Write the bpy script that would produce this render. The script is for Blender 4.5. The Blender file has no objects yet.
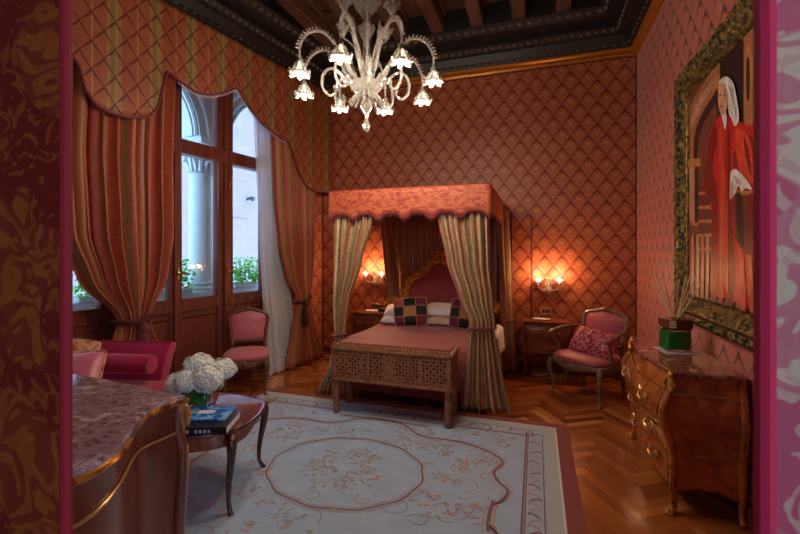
import bpy, math, random
from mathutils import Vector, Matrix
R = random.Random(7)
PI = math.pi
C = bpy.context.scene.collection

# ------------------------------------------------------------------ measuring helpers (camera of the photograph -> room metres)
TH = math.radians(18.4); FPX = 410.0; HY = 252.0; EYE = 1.55
SN, CS = math.sin(TH), math.cos(TH)
def ray(px, py):
    X = (px-400)/FPX; V = (HY-py)/FPX
    return (X*CS-SN, X*SN+CS, V)
def hz(px, py, z=0.0):
    d = ray(px, py); t = (z-EYE)/d[2]; return (d[0]*t, d[1]*t)
def xw(px, py, x):
    d = ray(px, py); t = x/d[0]; return (d[1]*t, EYE+d[2]*t)
def yw(px, py, y):
    d = ray(px, py); t = y/d[1]; return (d[0]*t, EYE+d[2]*t)
LA = math.radians(9.27)
LN = (math.cos(LA), -math.sin(LA)); LD = (-math.sin(LA), -math.cos(LA)); LP = (-3.121, 5.61)
def LW(s, z, off=0.0):                     # left wall: s metres from the far corner, off metres into the room
    return (LP[0]+LD[0]*s+LN[0]*off, LP[1]+LD[1]*s+LN[1]*off, z)
def lw(px, py, off=0.0):
    d = ray(px, py); p0 = LW(0, 0, off)
    t = (p0[0]*LN[0]+p0[1]*LN[1])/(d[0]*LN[0]+d[1]*LN[1])
    x, y = d[0]*t, d[1]*t
    return ((x-p0[0])*LD[0]+(y-p0[1])*LD[1], EYE+d[2]*t)

# ------------------------------------------------------------------ node helpers
class E:
    def __init__(s, t, k): s.t, s.k = t, k
    def op(s, o, b=None, c=None):
        n = s.t.nodes.new('ShaderNodeMath'); n.operation = o
        for i, v in enumerate((s, b, c)):
            if v is None: continue
            if isinstance(v, E): s.t.links.new(v.k, n.inputs[i])
            else: n.inputs[i].default_value = v
        return E(s.t, n.outputs[0])
    def __add__(s, b): return s.op('ADD', b)
    def __sub__(s, b): return s.op('SUBTRACT', b)
    def __mul__(s, b): return s.op('MULTIPLY', b)
    def __truediv__(s, b): return s.op('DIVIDE', b)
    def fract(s): return s.op('FRACT')
    def abs(s): return s.op('ABSOLUTE')
    def gt(s, b): return s.op('GREATER_THAN', b)
    def mx(s, b): return s.op('MAXIMUM', b)
    def mn(s, b): return s.op('MINIMUM', b)
    def sin(s): return s.op('SINE')
    def step(s, a, b):
        n = s.t.nodes.new('ShaderNodeMapRange'); n.interpolation_type = 'SMOOTHSTEP'
        s.t.links.new(s.k, n.inputs[0]); n.inputs[1].default_value = a; n.inputs[2].default_value = b
        return E(s.t, n.outputs[0])
def mixc(t, f, a, b):
    n = t.nodes.new('ShaderNodeMix'); n.data_type = 'RGBA'
    for sock, v in ((n.inputs[0], f), (n.inputs[6], a), (n.inputs[7], b)):
        if isinstance(v, E): t.links.new(v.k, sock)
        elif isinstance(v, (tuple, list)): sock.default_value = (*v[:3], 1)
        else: sock.default_value = v
    return E(t, n.outputs[2])
def uv(t):
    n = t.nodes.new('ShaderNodeUVMap'); n.uv_map = 'UVMap'
    s = t.nodes.new('ShaderNodeSeparateXYZ'); t.links.new(n.outputs[0], s.inputs[0])
    return E(t, s.outputs[0]), E(t, s.outputs[1]), n.outputs[0]
def mapping(t, src, scale, loc=(0,0,0)):
    m = t.nodes.new('ShaderNodeMapping'); t.links.new(src, m.inputs[0]); m.inputs[3].default_value = scale; m.inputs[1].default_value = loc
    return m.outputs[0]
def objco(t):
    n = t.nodes.new('ShaderNodeTexCoord'); return n.outputs['Object']
def noise(t, src, scale=5, detail=3, rough=.5, dist=0, col=False):
    n = t.nodes.new('ShaderNodeTexNoise'); t.links.new(src, n.inputs['Vector'])
    n.inputs['Scale'].default_value = scale; n.inputs['Detail'].default_value = detail
    n.inputs['Roughness'].default_value = rough; n.inputs['Distortion'].default_value = dist
    return E(t, n.outputs[1 if col else 0])
def voronoi(t, src, scale=5, feat='F1'):
    n = t.nodes.new('ShaderNodeTexVoronoi'); n.feature = feat; t.links.new(src, n.inputs['Vector']); n.inputs['Scale'].default_value = scale
    return E(t, n.outputs[0])
def ramp(t, fac, stops, const=False):
    n = t.nodes.new('ShaderNodeValToRGB'); cr = n.color_ramp
    if const: cr.interpolation = 'CONSTANT'
    while len(cr.elements) < len(stops): cr.elements.new(.5)
    for e, (p, c) in zip(cr.elements, stops): e.position = p; e.color = (*c, 1)
    t.links.new(fac.k, n.inputs[0]); return E(t, n.outputs[0])
MATS = {}
def mat(name, color=(.5,.5,.5), rough=.5, metal=0, fn=None, bump=None, **kw):
    m = bpy.data.materials.new(name); m.use_nodes = True; t = m.node_tree
    b = t.nodes['Principled BSDF']; b.inputs['Roughness'].default_value = rough; b.inputs['Metallic'].default_value = metal
    b.inputs['Base Color'].default_value = (*color, 1)
    for k, v in kw.items():
        k = k.replace('_', ' ')
        b.inputs[k].default_value = v
    if fn:
        c = fn(t); t.links.new(c.k, b.inputs['Base Color'])
    if bump:
        h = bump[0](t); n = t.nodes.new('ShaderNodeBump'); n.inputs['Strength'].default_value = bump[1]; n.inputs['Distance'].default_value = bump[2]
        t.links.new(h.k, n.inputs['Height']); t.links.new(n.outputs[0], b.inputs['Normal'])
    MATS[name] = m; return m
def srgb(r, g, b):
    f = lambda c: (c/255/12.92) if c <= 10 else ((c/255+.055)/1.055)**2.4
    return (f(r), f(g), f(b))

# ------------------------------------------------------------------ materials
def ogee(t, w, h, shift=0):
    u, v, src = uv(t)
    p = u/w+shift; q = v/h
    a = (p+q).fract()-.5; b = (p-q).fract()-.5
    x = (a+b)*.5; y = (a-b)*.5
    e = x.abs()+y.abs()
    return x, y, e, src
def damask(base, motif, line, w=.205, h=.275, amt=.5, wide=.14, dk=.85):
    def fn(t):
        x, y, e, src = ogee(t, w, h)
        n = noise(t, src, 55, 2)
        bulge = (y*6.2832).sin()*.05                      # the cells swell below and pinch at the tip
        top = y.step(-.12, .42)
        thick = top*wide+.012
        edge = (e+bulge*.6+thick+(n-.5)*.07).step(.488, .512)
        edge = edge*(top*.8+.2)
        low = (e+.02).step(.49,.50)*.0
        m1 = ((x.abs()*17+y*9).sin()*(y*24).sin()).step(-.1, .35)
        m2 = noise(t, src, 70, 2).step(.42, .58)
        inner = (e*-1.0+.42).step(.0, .1)
        mm = (m1*.75+m2*.4)*inner*amt
        c = mixc(t, mm.mn(1.0), base, motif)
        return mixc(t, edge.mx(low)*dk, c, line)
    return fn
mat('wall_silk', rough=.5, fn=damask(srgb(154,74,50), srgb(184,122,74), srgb(88,26,22), amt=.85, wide=.12), Sheen_Weight=.12)
mat('wall_silk_lit', rough=.5, fn=damask(srgb(188,98,84), srgb(190,112,90), srgb(84,26,24), wide=.17, dk=.95), Sheen_Weight=.3)  # same wall silk, window light and grazing sheen painted in as paler pink
def fabric(stops, period, motif=(.3,.03,.02), lattice=False, amt=.5, fscale=22):
    def fn(t):
        u, v, src = uv(t)
        c = ramp(t, (u/period).fract(), stops, True)
        n = noise(t, src, fscale, 2, .5, 1.5).step(.52, .58)
        c = mixc(t, n*amt, c, motif)
        thin = ((u/period+.03).fract()-.5).abs().step(.035, .02)
        c = mixc(t, thin*.35, c, srgb(205,150,90))
        if lattice:
            x, y, e, s2 = ogee(t, .18, .235)
            n3 = noise(t, src, 55, 2)
            top = y.step(-.45, .3)
            d = (e+(y*6.2832).sin()*.06+top*.045+.012+(n3-.5)*.07).step(.485, .51)
            c = mixc(t, d*(top*.6+.35), c, srgb(88,22,20))
        w = noise(t, src, 300, 1)
        return mixc(t, (w-.3)*.25, c, srgb(90,50,30))
    return fn
RED, ORG, GLD, OLV, CRM, GRN = srgb(172,66,44), srgb(190,96,58), srgb(188,132,78), srgb(150,116,66), srgb(196,172,128), srgb(128,122,84)
mat('pelmet_fabric', rough=.6, fn=fabric([(0,srgb(150,74,44)),(.36,srgb(160,112,60)),(.42,srgb(120,104,54)),(.62,srgb(160,112,60)),(.68,srgb(152,78,48)),(.97,srgb(172,126,80))], .36, srgb(146,92,52), True, .5))
mat('drape_fabric', rough=.6, fn=fabric([(0,srgb(156,62,42)),(.22,srgb(172,92,58)),(.34,srgb(160,116,72)),(.42,srgb(126,100,60)),(.55,srgb(160,70,46)),(.78,srgb(146,54,40)),(.86,srgb(158,112,68)),(.93,srgb(122,98,58))], .34, srgb(176,96,62), False, .5))
mat('bed_drape_fabric', rough=.65, fn=fabric([(0,srgb(176,92,76)),(.14,srgb(196,172,132)),(.24,srgb(146,140,108)),(.42,srgb(190,164,120)),(.52,srgb(180,110,84)),(.64,srgb(202,184,148)),(.76,srgb(142,136,104)),(.92,srgb(184,152,106))], .30, srgb(158,66,56), False, .4, 13))
mat('valance_fabric', rough=.6, fn=lambda t: (lambda s: mixc(t, noise(t, mapping(t, s, (9,20,9)), 1.6, 3, .5, 1.2).step(.46,.58), srgb(186,94,56), srgb(152,50,42)))(uv(t)[2]))
mat('burgundy', srgb(104,14,30), .8, Sheen_Weight=.4)
mat('burgundy_dark', srgb(70,14,20), .8)
def leafy(c1, c2):
    def fn(t):
        u, v, src = uv(t)
        wv = (v*13.0).sin()*.05+(v*31).sin()*.012
        p = ((u+wv)/.22).fract()-.5
        big = (noise(t, src, 5.5, 1, .4, .9)).step(.455,.475)
        vein = ((noise(t, src, 8, 2, .5, 1.0)*40).sin()).step(-.25, .1)
        fine = noise(t, src, 40, 2, .5, 1.5).step(.4, .5)
        leaf = big*(vein*.75+.25)*(fine*.35+.65)
        sm = noise(t, src, 15, 1, .5, 3.0).step(.56,.58)*.7
        return mixc(t, leaf.mx(sm*(big*-1.0+1.0)), c1, c2)
    return fn
mat('portal_gold', rough=.6, fn=leafy(srgb(104,20,14), srgb(140,74,24)))
mat('portal_pink', rough=.6, fn=leafy(srgb(138,40,70), srgb(152,138,116)))
mat('trim_red', srgb(124,4,28), .8)
mat('trim_pink', srgb(160,14,62), .8)
mat('gold_cornice', rough=.3, metal=.55, fn=lambda t: mixc(t, noise(t, objco(t), 9, 4), srgb(206,134,48), srgb(160,96,36)))
mat('gilt', rough=.35, metal=.45, fn=lambda t: mixc(t, noise(t, objco(t), 30, 4).step(.4,.65), srgb(226,168,74), srgb(140,84,26)), bump=(lambda t: noise(t, objco(t), 60, 3), .6, .01))
mat('old_gilt', rough=.4, metal=.55, fn=lambda t: mixc(t, noise(t, objco(t), 24, 5).step(.4,.6), srgb(132,106,54), srgb(44,44,30)), bump=(lambda t: noise(t, objco(t), 45, 4), .9, .02))
mat('brass', srgb(206,168,108), .28, .9)
mat('gilt_wood', rough=.25, metal=.7, fn=lambda t: mixc(t, noise(t, objco(t), 8, 4, .6, 1).step(.45,.6), srgb(190,128,56), srgb(96,46,24)))
mat('brass_dull', srgb(150,110,60), .4, .8)
def wood(c1, c2, sc=(1,1,1), k=6, dist=1.5):
    def fn(t):
        s = mapping(t, objco(t), sc)
        return mixc(t, noise(t, s, k, 5, .6, dist).step(.3,.7), c1, c2)
    return fn
mat('dark_beam', rough=.5, fn=wood(srgb(116,80,60), srgb(66,46,36), (8,.6,8), 3))
mat('ceiling_boards', rough=.6, fn=wood(srgb(104,66,50), srgb(54,36,30), (1,5,1), 3))
mat('dark_ceiling', rough=.5, fn=wood(srgb(36,29,28), srgb(20,17,18), (2,2,2), 3))
mat('carving_wood', rough=.4, fn=wood(srgb(116,106,98), srgb(60,52,50), (4,4,4), 5))
mat('window_wood', rough=.35, fn=wood(srgb(118,54,38), srgb(78,34,26), (10,10,1), 2))
mat('walnut', rough=.28, fn=wood(srgb(112,54,30), srgb(58,26,16), (3,3,3), 4), Coat_Weight=.5, Coat_Roughness=.12)
mat('burl', rough=.22, fn=wood(srgb(186,104,44), srgb(130,62,24), (1,1,1), 10, .8), Coat_Weight=.6, Coat_Roughness=.12)
mat('burl_left', rough=.3, fn=wood(srgb(122,58,38), srgb(84,36,26), (5,5,.7), 4, .6), Coat_Weight=.5, Coat_Roughness=.18)
mat('table_wood', rough=.2, fn=wood(srgb(150,76,42), srgb(100,46,26), (2,9,2), 3), Coat_Weight=.6, Coat_Roughness=.08)
mat('table_dark', rough=.25, fn=wood(srgb(84,40,28), srgb(44,20,14), (3,3,3), 5), Coat_Weight=.5)
mat('side_wood', rough=.3, fn=wood(srgb(150,82,52), srgb(98,50,34), (3,3,3), 6), Coat_Weight=.4)
mat('chair_wood', rough=.35, fn=wood(srgb(128,82,50), srgb(84,48,30), (3,3,3), 6), Coat_Weight=.3)
mat('chair_grey_wood', rough=.35, fn=wood(srgb(142,120,104), srgb(92,66,54), (3,3,3), 8), Coat_Weight=.3)
mat('bench_wood', rough=.6, fn=wood(srgb(172,118,80), srgb(116,72,48), (3,3,3), 8))
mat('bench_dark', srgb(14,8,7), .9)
mat('bench_cloth', rough=.85, fn=lambda t: mixc(t, noise(t, objco(t), 40, 3), srgb(196,150,108), srgb(140,96,66)))
def marble(c1, c2, c3, k=9):
    def fn(t):
        o = objco(t)
        v = voronoi(t, mapping(t, o, (1,1.6,1)), k*2.2)
        a = mixc(t, v.step(.1,.6), c1, c2)
        return mixc(t, noise(t, o, k, 5, .65, 1.5).step(.52,.66), a, c3)
    return fn
mat('marble_brown', rough=.12, fn=marble(srgb(84,68,78), srgb(130,108,116), srgb(178,166,174), 10), Coat_Weight=.4)
mat('marble_red', rough=.1, fn=marble(srgb(110,44,34), srgb(150,84,66), srgb(186,150,130), 10), Coat_Weight=.4)
mat('pink_satin', rough=.45, fn=lambda t: mixc(t, noise(t, objco(t), 3, 2), srgb(196,104,116), srgb(178,84,98)), Sheen_Weight=.3)
mat('pink_satin_deep', rough=.5, fn=lambda t: mixc(t, noise(t, objco(t), 3, 2), srgb(176,78,86), srgb(150,58,66)), Sheen_Weight=.3)
mat('magenta_velvet', rough=.6, fn=lambda t: mixc(t, noise(t, objco(t), 5, 3), srgb(190,16,84), srgb(150,8,62)), Sheen_Weight=.6, Sheen_Roughness=.4)
mat('headboard_cloth', rough=.7, fn=lambda t: mixc(t, noise(t, objco(t), 60, 2), srgb(170,80,88), srgb(150,66,74)), Sheen_Weight=.2)
mat('bedspread', rough=.65, fn=lambda t: mixc(t, noise(t, mapping(t, objco(t), (6,1,1)), 2, 3), srgb(150,62,54), srgb(132,50,46)), Sheen_Weight=.3)
mat('white_linen', srgb(226,224,226), .8)
mat('pillow_tan', srgb(196,168,150), .8)
mat('brocade_cushion', rough=.6, fn=lambda t: mixc(t, noise(t, objco(t), 14, 3, .5, 2).step(.45,.56), srgb(196,142,104), srgb(150,70,60)))
mat('pink_cushion', rough=.4, fn=lambda t: mixc(t, noise(t, objco(t), 4, 2), srgb(204,112,130), srgb(184,90,110)), Sheen_Weight=.3)
mat('floral_cushion', rough=.7, fn=lambda t: mixc(t, noise(t, objco(t), 26, 3, .6, 1.5).step(.50,.56), srgb(132,16,40), srgb(206,120,134)))
for n_, c_ in dict(patch_black=(24,18,24), patch_purple=(96,30,72), patch_rose=(176,74,84), patch_tan=(172,124,78), patch_wine=(120,34,52)).items(): mat(n_, srgb(*c_), .75)
def planks(t):
    a = t.nodes.new('ShaderNodeAttribute'); a.attribute_name = 'tint'
    s = mapping(t, uv(t)[2], (2.2, 34, 1))
    g = noise(t, s, 2.2, 4, .6, .6)
    tint = E(t, a.outputs['Fac'])
    c = ramp(t, tint, [(0, srgb(116,58,26)), (.45, srgb(168,94,44)), (.8, srgb(200,126,62)), (1, srgb(224,160,92))])
    return mixc(t, g*.45, c, srgb(98,48,20))
mat('parquet', rough=.22, fn=planks, Coat_Weight=.35, Coat_Roughness=.1)
mat('rug_cream_daylit', rough=.95, fn=lambda t: mixc(t, noise(t, objco(t), 7, 4, .6), srgb(176,194,214), srgb(150,168,190)), bump=(lambda t: noise(t, objco(t), 5, 3), .3, .03))  # cream pile with the blue cast of window daylight mixed into its colour
mat('rug_pink', rough=.95, fn=lambda t: mixc(t, noise(t, objco(t), 20, 3), srgb(150,80,76), srgb(128,62,60)))
mat('rug_white', srgb(206,206,204), .95)
mat('rug_grey', srgb(176,180,178), .95)
mat('rug_line', srgb(140,102,98), .95); mat('rug_rose', srgb(182,148,146), .95); mat('rug_blue', srgb(150,158,172), .95)
mat('rug_green', srgb(150,154,142), .95); mat('rug_tan', srgb(176,160,140), .95)
mat('stone', rough=.85, fn=lambda t: mixc(t, noise(t, objco(t), 3, 6, .7), srgb(196,210,212), srgb(146,160,164)))
mat('facade', rough=.9, fn=lambda t: mixc(t, noise(t, mapping(t, objco(t), (1,1,3)), 1.2, 6, .65), srgb(122,110,116), srgb(98,88,98)))
mat('dark_iron', srgb(30,30,32), .5)
mat('leaf_out', rough=.6, fn=lambda t: mixc(t, noise(t, objco(t), 6, 2), srgb(84,180,54), srgb(130,210,90)))
mat('leaf', rough=.45, fn=lambda t: mixc(t, noise(t, objco(t), 12, 2), srgb(46,104,44), srgb(70,140,60)))
mat('petal', rough=.7, fn=lambda t: mixc(t, noise(t, objco(t), 14, 2).step(.35,.65), srgb(236,232,214), srgb(206,216,214)), Subsurface_Weight=.0)
mat('book_black', srgb(26,26,32), .3); mat('book_blue', rough=.2, fn=lambda t: mixc(t, noise(t, objco(t), 12, 3, .5, 1).step(.48,.56), srgb(30,92,168), srgb(120,168,210)))
mat('paper', srgb(226,220,206), .8); mat('reed_wood', srgb(206,176,136), .7); mat('letter', srgb(200,200,205), .5)
mat('black_plastic', srgb(28,22,22), .4)
mat('plaster', srgb(176,156,138), .8); mat('soil', srgb(60,44,34), .9)
def translucent(name, col, a):
    m = bpy.data.materials.new(name); m.use_nodes = True; t = m.node_tree; t.nodes.remove(t.nodes['Principled BSDF'])
    d = t.nodes.new('ShaderNodeBsdfDiffuse'); tr = t.nodes.new('ShaderNodeBsdfTranslucent'); tp = t.nodes.new('ShaderNodeBsdfTransparent')
    d.inputs[0].default_value = (*col,1); tr.inputs[0].default_value = (*col,1)
    m1 = t.nodes.new('ShaderNodeMixShader'); m2 = t.nodes.new('ShaderNodeMixShader'); m1.inputs[0].default_value = .5; m2.inputs[0].default_value = a
    t.links.new(d.outputs[0], m1.inputs[1]); t.links.new(tr.outputs[0], m1.inputs[2])
    t.links.new(m1.outputs[0], m2.inputs[1]); t.links.new(tp.outputs[0], m2.inputs[2])
    t.links.new(m2.outputs[0], t.nodes['Material Output'].inputs[0]); MATS[name] = m
translucent('sheer', (.82,.84,.9), .3)
def pane_mat():
    m = bpy.data.materials.new('pane_glass'); m.use_nodes = True; t = m.node_tree; t.nodes.remove(t.nodes['Principled BSDF'])
    g = t.nodes.new('ShaderNodeBsdfGlossy'); g.inputs['Roughness'].default_value = .03; g.inputs[0].default_value = (1,1,1,1)
    tp = t.nodes.new('ShaderNodeBsdfTransparent'); tp.inputs[0].default_value = (.93,.96,.97,1)
    f = t.nodes.new('ShaderNodeFresnel'); f.inputs[0].default_value = 1.3; mx = t.nodes.new('ShaderNodeMixShader')
    t.links.new(f.outputs[0], mx.inputs[0]); t.links.new(tp.outputs[0], mx.inputs[1]); t.links.new(g.outputs[0], mx.inputs[2])
    t.links.new(mx.outputs[0], t.nodes['Material Output'].inputs[0]); MATS['pane_glass'] = m
pane_mat()
mat('murano', srgb(246,242,232), .1, Transmission_Weight=.85, IOR=1.42, Coat_Weight=.4)
mat('clear_glass', (.95,.97,.97), .02, Transmission_Weight=1.0, IOR=1.35)
mat('green_liquid', srgb(30,150,60), .15, Transmission_Weight=.25, IOR=1.35)
def emit(name, col, st):
    m = mat(name, col, .4); b = m.node_tree.nodes['Principled BSDF']
    b.inputs['Emission Color'].default_value = (*col,1); b.inputs['Emission Strength'].default_value = st
emit('bulb_chandelier', (1,.88,.72), 2.4); emit('bulb_sconce', (1,.78,.5), 12)

# ------------------------------------------------------------------ mesh builder
class MB:
    def __init__(s): s.v = []; s.f = []; s.m = []; s.u = []; s.T = None; s.mi = 0
    def add(s, vs, fs, mi=None, uvs=None):
        o = len(s.v)
        for p in vs:
            p = Vector(p)
            s.v.append(s.T @ p if s.T else p)
        for k, f in enumerate(fs):
            s.f.append([i+o for i in f]); s.m.append(s.mi if mi is None else mi)
            s.u.append([uvs[i] for i in f] if uvs else None)
        return s
    def box(s, c, d, rz=0, mi=None, taper=1):
        x, y, z = d[0]/2, d[1]/2, d[2]/2; vs = []
        for k, (a, b, e) in enumerate([(-1,-1,-1),(1,-1,-1),(1,1,-1),(-1,1,-1),(-1,-1,1),(1,-1,1),(1,1,1),(-1,1,1)]):
            q = taper if e < 0 else 1
            px, py = a*x*q, b*y*q
            vs.append((c[0]+px*math.cos(rz)-py*math.sin(rz), c[1]+px*math.sin(rz)+py*math.cos(rz), c[2]+e*z))
        return s.add(vs, [(3,2,1,0),(4,5,6,7),(0,1,5,4),(1,2,6,5),(2,3,7,6),(3,0,4,7)], mi)
    def loft(s, rings, closed=True, caps=True, mi=None, uvs=None):
        n = len(rings[0]); vs = [p for r in rings for p in r]; fs = []
        for i in range(len(rings)-1):
            for j in range(n if closed else n-1):
                a, b = i*n+j, i*n+(j+1) % n
                fs.append((a, b, b+n, a+n))
        if caps and closed:
            fs.append(tuple(reversed(range(n)))); fs.append(tuple((len(rings)-1)*n+j for j in range(n)))
        return s.add(vs, fs, mi, uvs)
    def lathe(s, prof, c=(0,0,0), seg=16, mi=None, axis=None):
        rings = [[(c[0]+r*math.cos(2*PI*k/seg), c[1]+r*math.sin(2*PI*k/seg), c[2]+z) for k in range(seg)] for r, z in prof]
        return s.loft(rings, True, True, mi)
    def tube(s, pts, r, seg=8, closed=False, flat=1.0, mi=None, up=(0,0,1)):
        P = [Vector(p) for p in pts]; n = len(P); rr = r if isinstance(r, (list, tuple)) else [r]*n
        if len(rr) != n:
            rr = [rr[min(len(rr)-1, int(i/(n-1)*(len(rr)-1)))]*(1-((i/(n-1)*(len(rr)-1)) % 1))+rr[min(len(rr)-1, int(i/(n-1)*(len(rr)-1))+1)]*((i/(n-1)*(len(rr)-1)) % 1) for i in range(n)]
        rings = []; nr = None
        for i in range(n):
            t = (P[(i+1) % n]-P[i-1]) if closed else (P[min(i+1, n-1)]-P[max(i-1, 0)])
            t = t.normalized() if t.length > 1e-9 else Vector((0,0,1))
            if nr is None:
                nr = Vector(up)
                if abs(nr.dot(t)) > .95: nr = Vector((1,0,0))
            nr = (nr-t*nr.dot(t)).normalized(); b = t.cross(nr)
            rings.append([P[i]+(nr*math.cos(2*PI*k/seg)+b*math.sin(2*PI*k/seg)*flat)*rr[i] for k in range(seg)])
        if closed: rings.append(rings[0])
        return s.loft(rings, True, not closed, mi)
    def ball(s, c, r, seg=10, mi=None, rings=7):
        if not isinstance(r, (list, tuple)): r = (r, r, r)
        rg = []
        for i in range(rings+1):
            a = -PI/2+PI*i/rings; q = max(math.cos(a), .02)
            rg.append([(c[0]+r[0]*q*math.cos(2*PI*k/seg), c[1]+r[1]*q*math.sin(2*PI*k/seg), c[2]+r[2]*math.sin(a)) for k in range(seg)])
        return s.loft(rg, True, True, mi)
    def grid(s, fn, nu, nv, mi=None, uvf=None, both=False):
        vs, us = [], []
        for j in range(nv+1):
            for i in range(nu+1):
                vs.append(fn(i/nu, j/nv)); us.append(uvf(i/nu, j/nv) if uvf else None)
        fs = [(j*(nu+1)+i, j*(nu+1)+i+1, (j+1)*(nu+1)+i+1, (j+1)*(nu+1)+i) for j in range(nv) for i in range(nu)]
        return s.add(vs, fs, mi, us if uvf else None)
    def prism(s, out, z0, z1, mi=None):
        n = len(out)
        return s.loft([[(x, y, z0) for x, y in out], [(x, y, z1) for x, y in out]], True, True, mi)
    def build(s, name, mats, parent=None, bevel=0, smooth=40, solid=0, sub=0, loc=None, segs=2):
        me = bpy.data.meshes.new(name); me.from_pydata([tuple(v) for v in s.v], [], s.f)
        if not isinstance(mats, (list, tuple)): mats = [mats]
        for m in mats: me.materials.append(MATS[m])
        ul = me.uv_layers.new(name='UVMap').data
        for p, mi, u in zip(me.polygons, s.m, s.u):
            p.material_index = mi
            nx, ny, nz = abs(p.normal.x), abs(p.normal.y), abs(p.normal.z)
            for k, li in enumerate(p.loop_indices):
                if u: ul[li].uv = u[k]
                else:
                    c = me.vertices[me.loops[li].vertex_index].co
                    ul[li].uv = (c.x, c.y) if nz >= nx and nz >= ny else ((c.y, c.z) if nx > ny else (c.x, c.z))
        if smooth:
            me.polygons.foreach_set('use_smooth', [True]*len(me.polygons))
            try: me.set_sharp_from_angle(angle=math.radians(smooth))
            except Exception: pass
        o = bpy.data.objects.new(name, me); C.objects.link(o)
        if parent: o.parent = parent
        if loc: o.location = loc
        if bevel:
            b = o.modifiers.new('b', 'BEVEL'); b.width = bevel; b.segments = segs; b.limit_method = 'ANGLE'
        if solid:
            b = o.modifiers.new('s', 'SOLIDIFY'); b.thickness = solid; b.offset = 0
        if sub:
            b = o.modifiers.new('u', 'SUBSURF'); b.levels = sub; b.render_levels = sub
        return o
def tag(o, label, cat, group=None, kind=None):
    o['label'] = label; o['category'] = cat
    if group: o['group'] = group
    if kind: o['kind'] = kind
    return o
def thing(name, label, cat, loc=(0,0,0), rz=0, group=None):
    o = bpy.data.objects.new(name, None); C.objects.link(o); o.location = loc; o.rotation_euler = (0,0,rz); o.empty_display_size = .1
    return tag(o, label, cat, group)
def struct(o): o['kind'] = 'structure'; return o
def dup(root, loc, rz, label, group=None):
    r = root.copy(); C.objects.link(r); r.location = loc; r.rotation_euler = (0,0,rz); r['label'] = label
    if group: r['group'] = group
    for ch in list(root.children):
        c = ch.copy(); C.objects.link(c); c.parent = r
        for g in list(ch.children):
            d = g.copy(); C.objects.link(d); d.parent = c
    return r
def smooth_pts(pts, k=6, closed=False):
    P = [Vector(p) for p in pts]; n = len(P); out = []
    rng = range(n if closed else n-1)
    for i in rng:
        p0 = P[(i-1) % n] if closed or i > 0 else P[0]
        p1, p2 = P[i], P[(i+1) % n]
        p3 = P[(i+2) % n] if closed or i+2 < n else P[-1]
        for j in range(k):
            t = j/k
            out.append(.5*((2*p1)+(p2-p0)*t+(2*p0-5*p1+4*p2-p3)*t*t+(3*p1-p0-3*p2+p3)*t**3))
    if not closed: out.append(P[-1])
    return out

# ------------------------------------------------------------------ ROOM
CZ = 3.93; RX = 1.15; BY = 5.61; TOP = 4.62
# herringbone floor
def floor():
    m = MB(); tint = []
    W, L = .07, .42; ang = math.radians(45-13); ca, sa = math.cos(ang), math.sin(ang)
    def put(x0, y0, x1, y1, vert):
        cx, cy = (x0+x1)/2, (y0+y1)/2; X = cx*ca-cy*sa-1.2; Y = cx*sa+cy*ca+3.0
        if not (-5.2 < X < 1.75 and -1.1 < Y < 6.2): return
        g = .0008; pts = [(x0+g,y0+g),(x1-g,y0+g),(x1-g,y1-g),(x0+g,y1-g)]
        P = [(px*ca-py*sa-1.2, px*sa+py*ca+3.0, 0) for px, py in pts]
        ou, ov = R.random()*9, R.random()*9
        us = [((q[1] if vert else q[0])+ou, (q[0] if vert else q[1])+ov) for q in pts]
        m.add(P, [(0,1,2,3)], 0, us); r = R.random(); tint.append(.2+.6*r if R.random() < .8 else r)
    for band in range(-14, 15):
        for n in range(-140, 141):
            x, y = n*W+band*L, n*W-band*L
            put(x, y, x+L, y+W, False)
            put(x+L, y+W-L, x+L+W, y+W, True)
    nf = len(m.f)
    m.add([(-5.3,-1.2,-.002),(1.8,-1.2,-.002),(1.8,6.2,-.002),(-5.3,6.2,-.002),(-5.3,-1.2,-.1),(1.8,-1.2,-.1),(1.8,6.2,-.1),(-5.3,6.2,-.1)],
          [(0,1,2,3),(7,6,5,4),(0,4,5,1),(1,5,6,2),(2,6,7,3),(3,7,4,0)])
    tint += [0]*6
    o = m.build('floor', 'parquet', smooth=0)
    at = o.data.attributes.new('tint', 'FLOAT', 'FACE'); at.data.foreach_set('value', tint)
    struct(o)
floor()
def quadwall(m, pts, us=None): m.add(pts, [(0,1,2,3)], 0, us)
# back wall with thickness
m = MB(); m.box(((RX-3.6)/2-.1, BY+.1, TOP/2), (RX+3.6+.6, .2, TOP)); struct(m.build('wall_back', 'wall_silk', smooth=0))
m = MB(); m.box((RX+.1, 2.8, TOP/2), (.2, 6.4, TOP)); struct(m.build('wall_right', 'wall_silk_lit', smooth=0))
# left wall pieces around the window opening
S0, S1, SZ = 1.0, 4.6, 3.62
m = MB(); T = .3
def lwbox(m, s0, s1, z0, z1, o0, o1, mi=None):
    P = [LW(s0,z0,o0), LW(s1,z0,o0), LW(s1,z0,o1), LW(s0,z0,o1), LW(s0,z1,o0), LW(s1,z1,o0), LW(s1,z1,o1), LW(s0,z1,o1)]
    us = None
    m.add(P, [(0,1,2,3),(7,6,5,4),(4,5,1,0),(5,6,2,1),(6,7,3,2),(7,4,0,3)], mi)
lwbox(m, -.3, S0, 0, TOP, -T, 0); lwbox(m, S1, 5.6, 0, TOP, -T, 0); lwbox(m, S0, S1, SZ, TOP, -T, 0)
struct(m.build('wall_left', 'wall_silk', smooth=0))
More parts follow.
